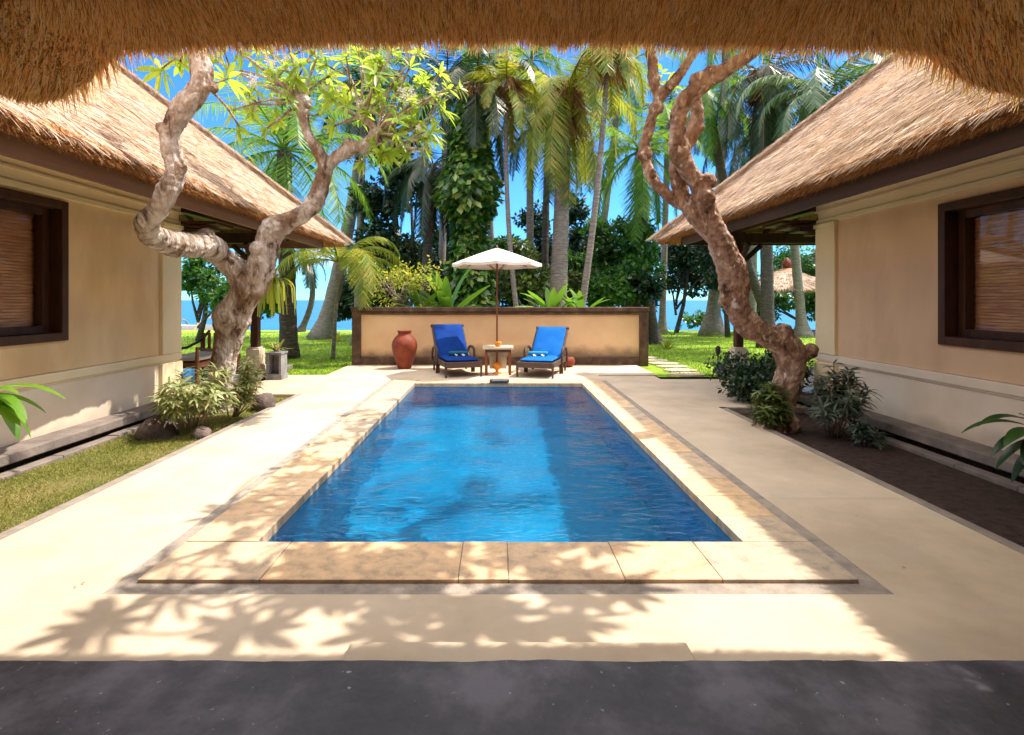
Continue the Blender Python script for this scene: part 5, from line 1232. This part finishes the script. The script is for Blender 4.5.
# fallen leaves on the deck, a few
m = MB()
MAT['dryleaf'] = island('dry_leaf', [(0, (0.16, 0.08, 0.03)), (1, (0.35, 0.22, 0.08))], 0.7)
rng = np.random.default_rng(12); n = 46
pos = np.stack([rng.uniform(-2.9, 2.9, n), rng.uniform(2.1, 10, n), np.full(n, .006)], 1); ok = (pos[:, 0] < -1.95) | (pos[:, 0] > 2.0) | (pos[:, 1] < 2.6); pos = pos[ok]; n = len(pos)
d = rng.normal(0, 1, (n, 3)); d[:, 2] = .12
tag(leafobj('leaf_litter', leaves(pos, d, np.tile([0, 0, 1.0], (n, 1)), rng.uniform(.012, .035, n), .012, 'dia'), 'dryleaf'), 'tiny fallen leaves and specks scattered on the deck', 'leaf litter', kind='stuff')

# ------------------------------------------------------------------ far gazebos and boat
def gazebo(base, R, hE, hT, label, posts=True):
    t = thing('thatched_gazebo', base, label, 'gazebo', 'thatched gazebos near the shore')
    m = MB(); n = 4; ring = []
    m.lathe([(R, hE), (R * .93, hE + .12), (R * .5, hE + (hT - hE) * .52), (R * .12, hT), (.05, hT + .05)], n=20); m.build('roof', 'straw_base', t)
    rng = np.random.default_rng(5); k = 9000; f = rng.uniform(0, 1, k) ** .5; a = rng.uniform(0, 2 * math.pi, k); r = R * f; z = hT + (hE + .1 - hT) * f + .05
    pos = np.stack([r * np.cos(a), r * np.sin(a), z], 1); d = np.stack([np.cos(a) * R, np.sin(a) * R, np.full(k, hE - hT)], 1); nr = np.stack([np.cos(a), np.sin(a), np.full(k, 1.5)], 1)
    leafobj('thatch', straw_field(pos, norm(d), norm(nr), rng.uniform(.15, .4, k), .035, .08, .1, rng), 'straw_sun', t)
    m = MB(); m.lathe([(.08, hT), (.2, hT + .1), (.22, hT + .25), (.08, hT + .42), (.03, hT + .5)], n=12); m.build('finial', 'terracotta', t, smooth=True)
    for q in range(4):
        a = q * math.pi / 2 + .6; m = MB(); m.tube([(R * .62 * math.cos(a), R * .62 * math.sin(a), 0), (R * .62 * math.cos(a), R * .62 * math.sin(a), hE + .3)], .06, 8); m.build('post', 'darkwood', t)
    m = MB(); m.lathe([(R * .7, 0), (R * .7, .25), (R * .68, .27)], n=20); m.build('platform', 'plinth', t)
    return t
b = pb(787, 24); gazebo(b, 2.1, 1.95, 3.0, 'thatched gazebo on the lawn seen through the right pavilion')
b = pb(490, 26); gazebo(b, 1.2, 1.95, 2.9, 'small thatched hut half hidden behind the parasol')
# outrigger boat on the beach
bp_ = P(192, 322, 33); t = thing('outrigger_boat', (bp_[0], 33, -.85), 'white outrigger boat on the shore seen left of the pale tree trunk', 'boat')
m = MB(); V = []
for i in range(13):
    f = i / 12 * 2 - 1; w = .38 * (1 - abs(f) ** 2.2) + .02; z0 = .35 * f * f; V += [(f * 3, -w, .75 + z0), (f * 3, 0, .1 + z0 * 1.2), (f * 3, w, .75 + z0), (f * 3, 0, .6 + z0)]
m.add(V, [(i * 4 + a, i * 4 + (a + 1) % 4, (i + 1) * 4 + (a + 1) % 4, (i + 1) * 4 + a) for i in range(12) for a in range(4)]); m.build('hull', 'boat', t)
for x in (-1.1, 1.1):
    m = MB(); m.tube([(x, -2, .3), (x, -1.2, 1.0), (x, 0, 1.25), (x, 1.2, 1.0), (x, 2, .3)], .04, 6); m.build('outrigger_arm', 'bamboo', t)
for y in (-2, 2):
    m = MB(); m.tube([(-2.2, y, .3), (2.2, y, .3)], .07, 8); m.build('float', 'boat', t)
m = MB(); m.tube([(.4, 0, .7), (.5, 0, 2.3)], .04, 6); m.build('mast', 'bamboo', t)

# ------------------------------------------------------------------ camera, light, sky
cam = bpy.data.cameras.new('camera'); co = bpy.data.objects.new('camera', cam); C.objects.link(co)
co.location = (0, 0, H); co.rotation_euler = (math.radians(90), 0, 0)
cam.sensor_width = 36; cam.lens = F / 1024 * 36; cam.shift_x = (512 - VX) / 1024; cam.shift_y = (VY - 367.5) / 1024
cam.clip_start = .05; cam.clip_end = 9000
S.camera = co

sd = Vector((.59, .13, 1.0)).normalized()
el = math.asin(sd.z); az = math.atan2(sd.x, sd.y)
sun = bpy.data.lights.new('sun', 'SUN'); sun.energy = 3.0; sun.angle = math.radians(.53); sun.color = (1, .90, .78)
so = bpy.data.objects.new('sun', sun); C.objects.link(so); so.rotation_euler = sd.to_track_quat('Z', 'Y').to_euler(); so.location = (10, 5, 20)
sun.cycles.is_caustics_light = True
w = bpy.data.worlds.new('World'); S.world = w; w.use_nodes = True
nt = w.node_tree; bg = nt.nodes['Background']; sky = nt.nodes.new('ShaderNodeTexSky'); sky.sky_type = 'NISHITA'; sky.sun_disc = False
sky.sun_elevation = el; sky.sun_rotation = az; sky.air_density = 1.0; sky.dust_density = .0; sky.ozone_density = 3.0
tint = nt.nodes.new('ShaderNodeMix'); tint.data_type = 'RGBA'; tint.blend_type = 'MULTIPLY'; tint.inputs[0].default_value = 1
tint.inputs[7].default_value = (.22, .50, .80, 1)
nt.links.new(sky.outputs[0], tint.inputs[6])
# thin cloud wisps low down; broad white field overhead, unseen, added as fill light
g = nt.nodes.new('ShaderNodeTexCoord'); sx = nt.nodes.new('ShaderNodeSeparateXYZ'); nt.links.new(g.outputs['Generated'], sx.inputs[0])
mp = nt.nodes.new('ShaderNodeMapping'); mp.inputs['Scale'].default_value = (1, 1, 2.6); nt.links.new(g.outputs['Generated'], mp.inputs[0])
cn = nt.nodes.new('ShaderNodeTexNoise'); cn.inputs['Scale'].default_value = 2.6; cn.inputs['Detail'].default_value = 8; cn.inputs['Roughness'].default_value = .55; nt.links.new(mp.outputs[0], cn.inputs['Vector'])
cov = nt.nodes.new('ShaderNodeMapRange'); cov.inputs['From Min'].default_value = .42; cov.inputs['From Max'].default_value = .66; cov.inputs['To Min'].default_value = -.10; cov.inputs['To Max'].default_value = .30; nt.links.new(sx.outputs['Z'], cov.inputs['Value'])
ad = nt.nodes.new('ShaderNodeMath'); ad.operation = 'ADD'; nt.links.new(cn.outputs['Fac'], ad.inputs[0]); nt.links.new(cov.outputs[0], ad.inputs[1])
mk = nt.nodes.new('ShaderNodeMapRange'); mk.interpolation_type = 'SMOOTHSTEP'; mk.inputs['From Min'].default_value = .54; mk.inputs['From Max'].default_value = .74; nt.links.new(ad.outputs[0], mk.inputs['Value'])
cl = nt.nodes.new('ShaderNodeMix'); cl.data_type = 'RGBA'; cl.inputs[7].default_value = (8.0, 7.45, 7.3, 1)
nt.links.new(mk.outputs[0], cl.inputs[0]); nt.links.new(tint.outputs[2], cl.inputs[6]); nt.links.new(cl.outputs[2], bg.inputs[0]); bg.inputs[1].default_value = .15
vs = S.view_settings; vs.view_transform = 'Standard'; vs.look = 'None'; vs.gamma = 1; vs.use_curve_mapping = False; vs.exposure = 1.36
S.cycles.max_bounces = 9; S.cycles.diffuse_bounces = 6; S.cycles.transparent_max_bounces = 12; S.cycles.transmission_bounces = 6
S.cycles.caustics_refractive = True; S.cycles.caustics_reflective = False
S.cycles.sample_clamp_indirect = 6; S.cycles.use_denoising = True
S.cycles.use_adaptive_sampling = True; S.cycles.adaptive_threshold = .02
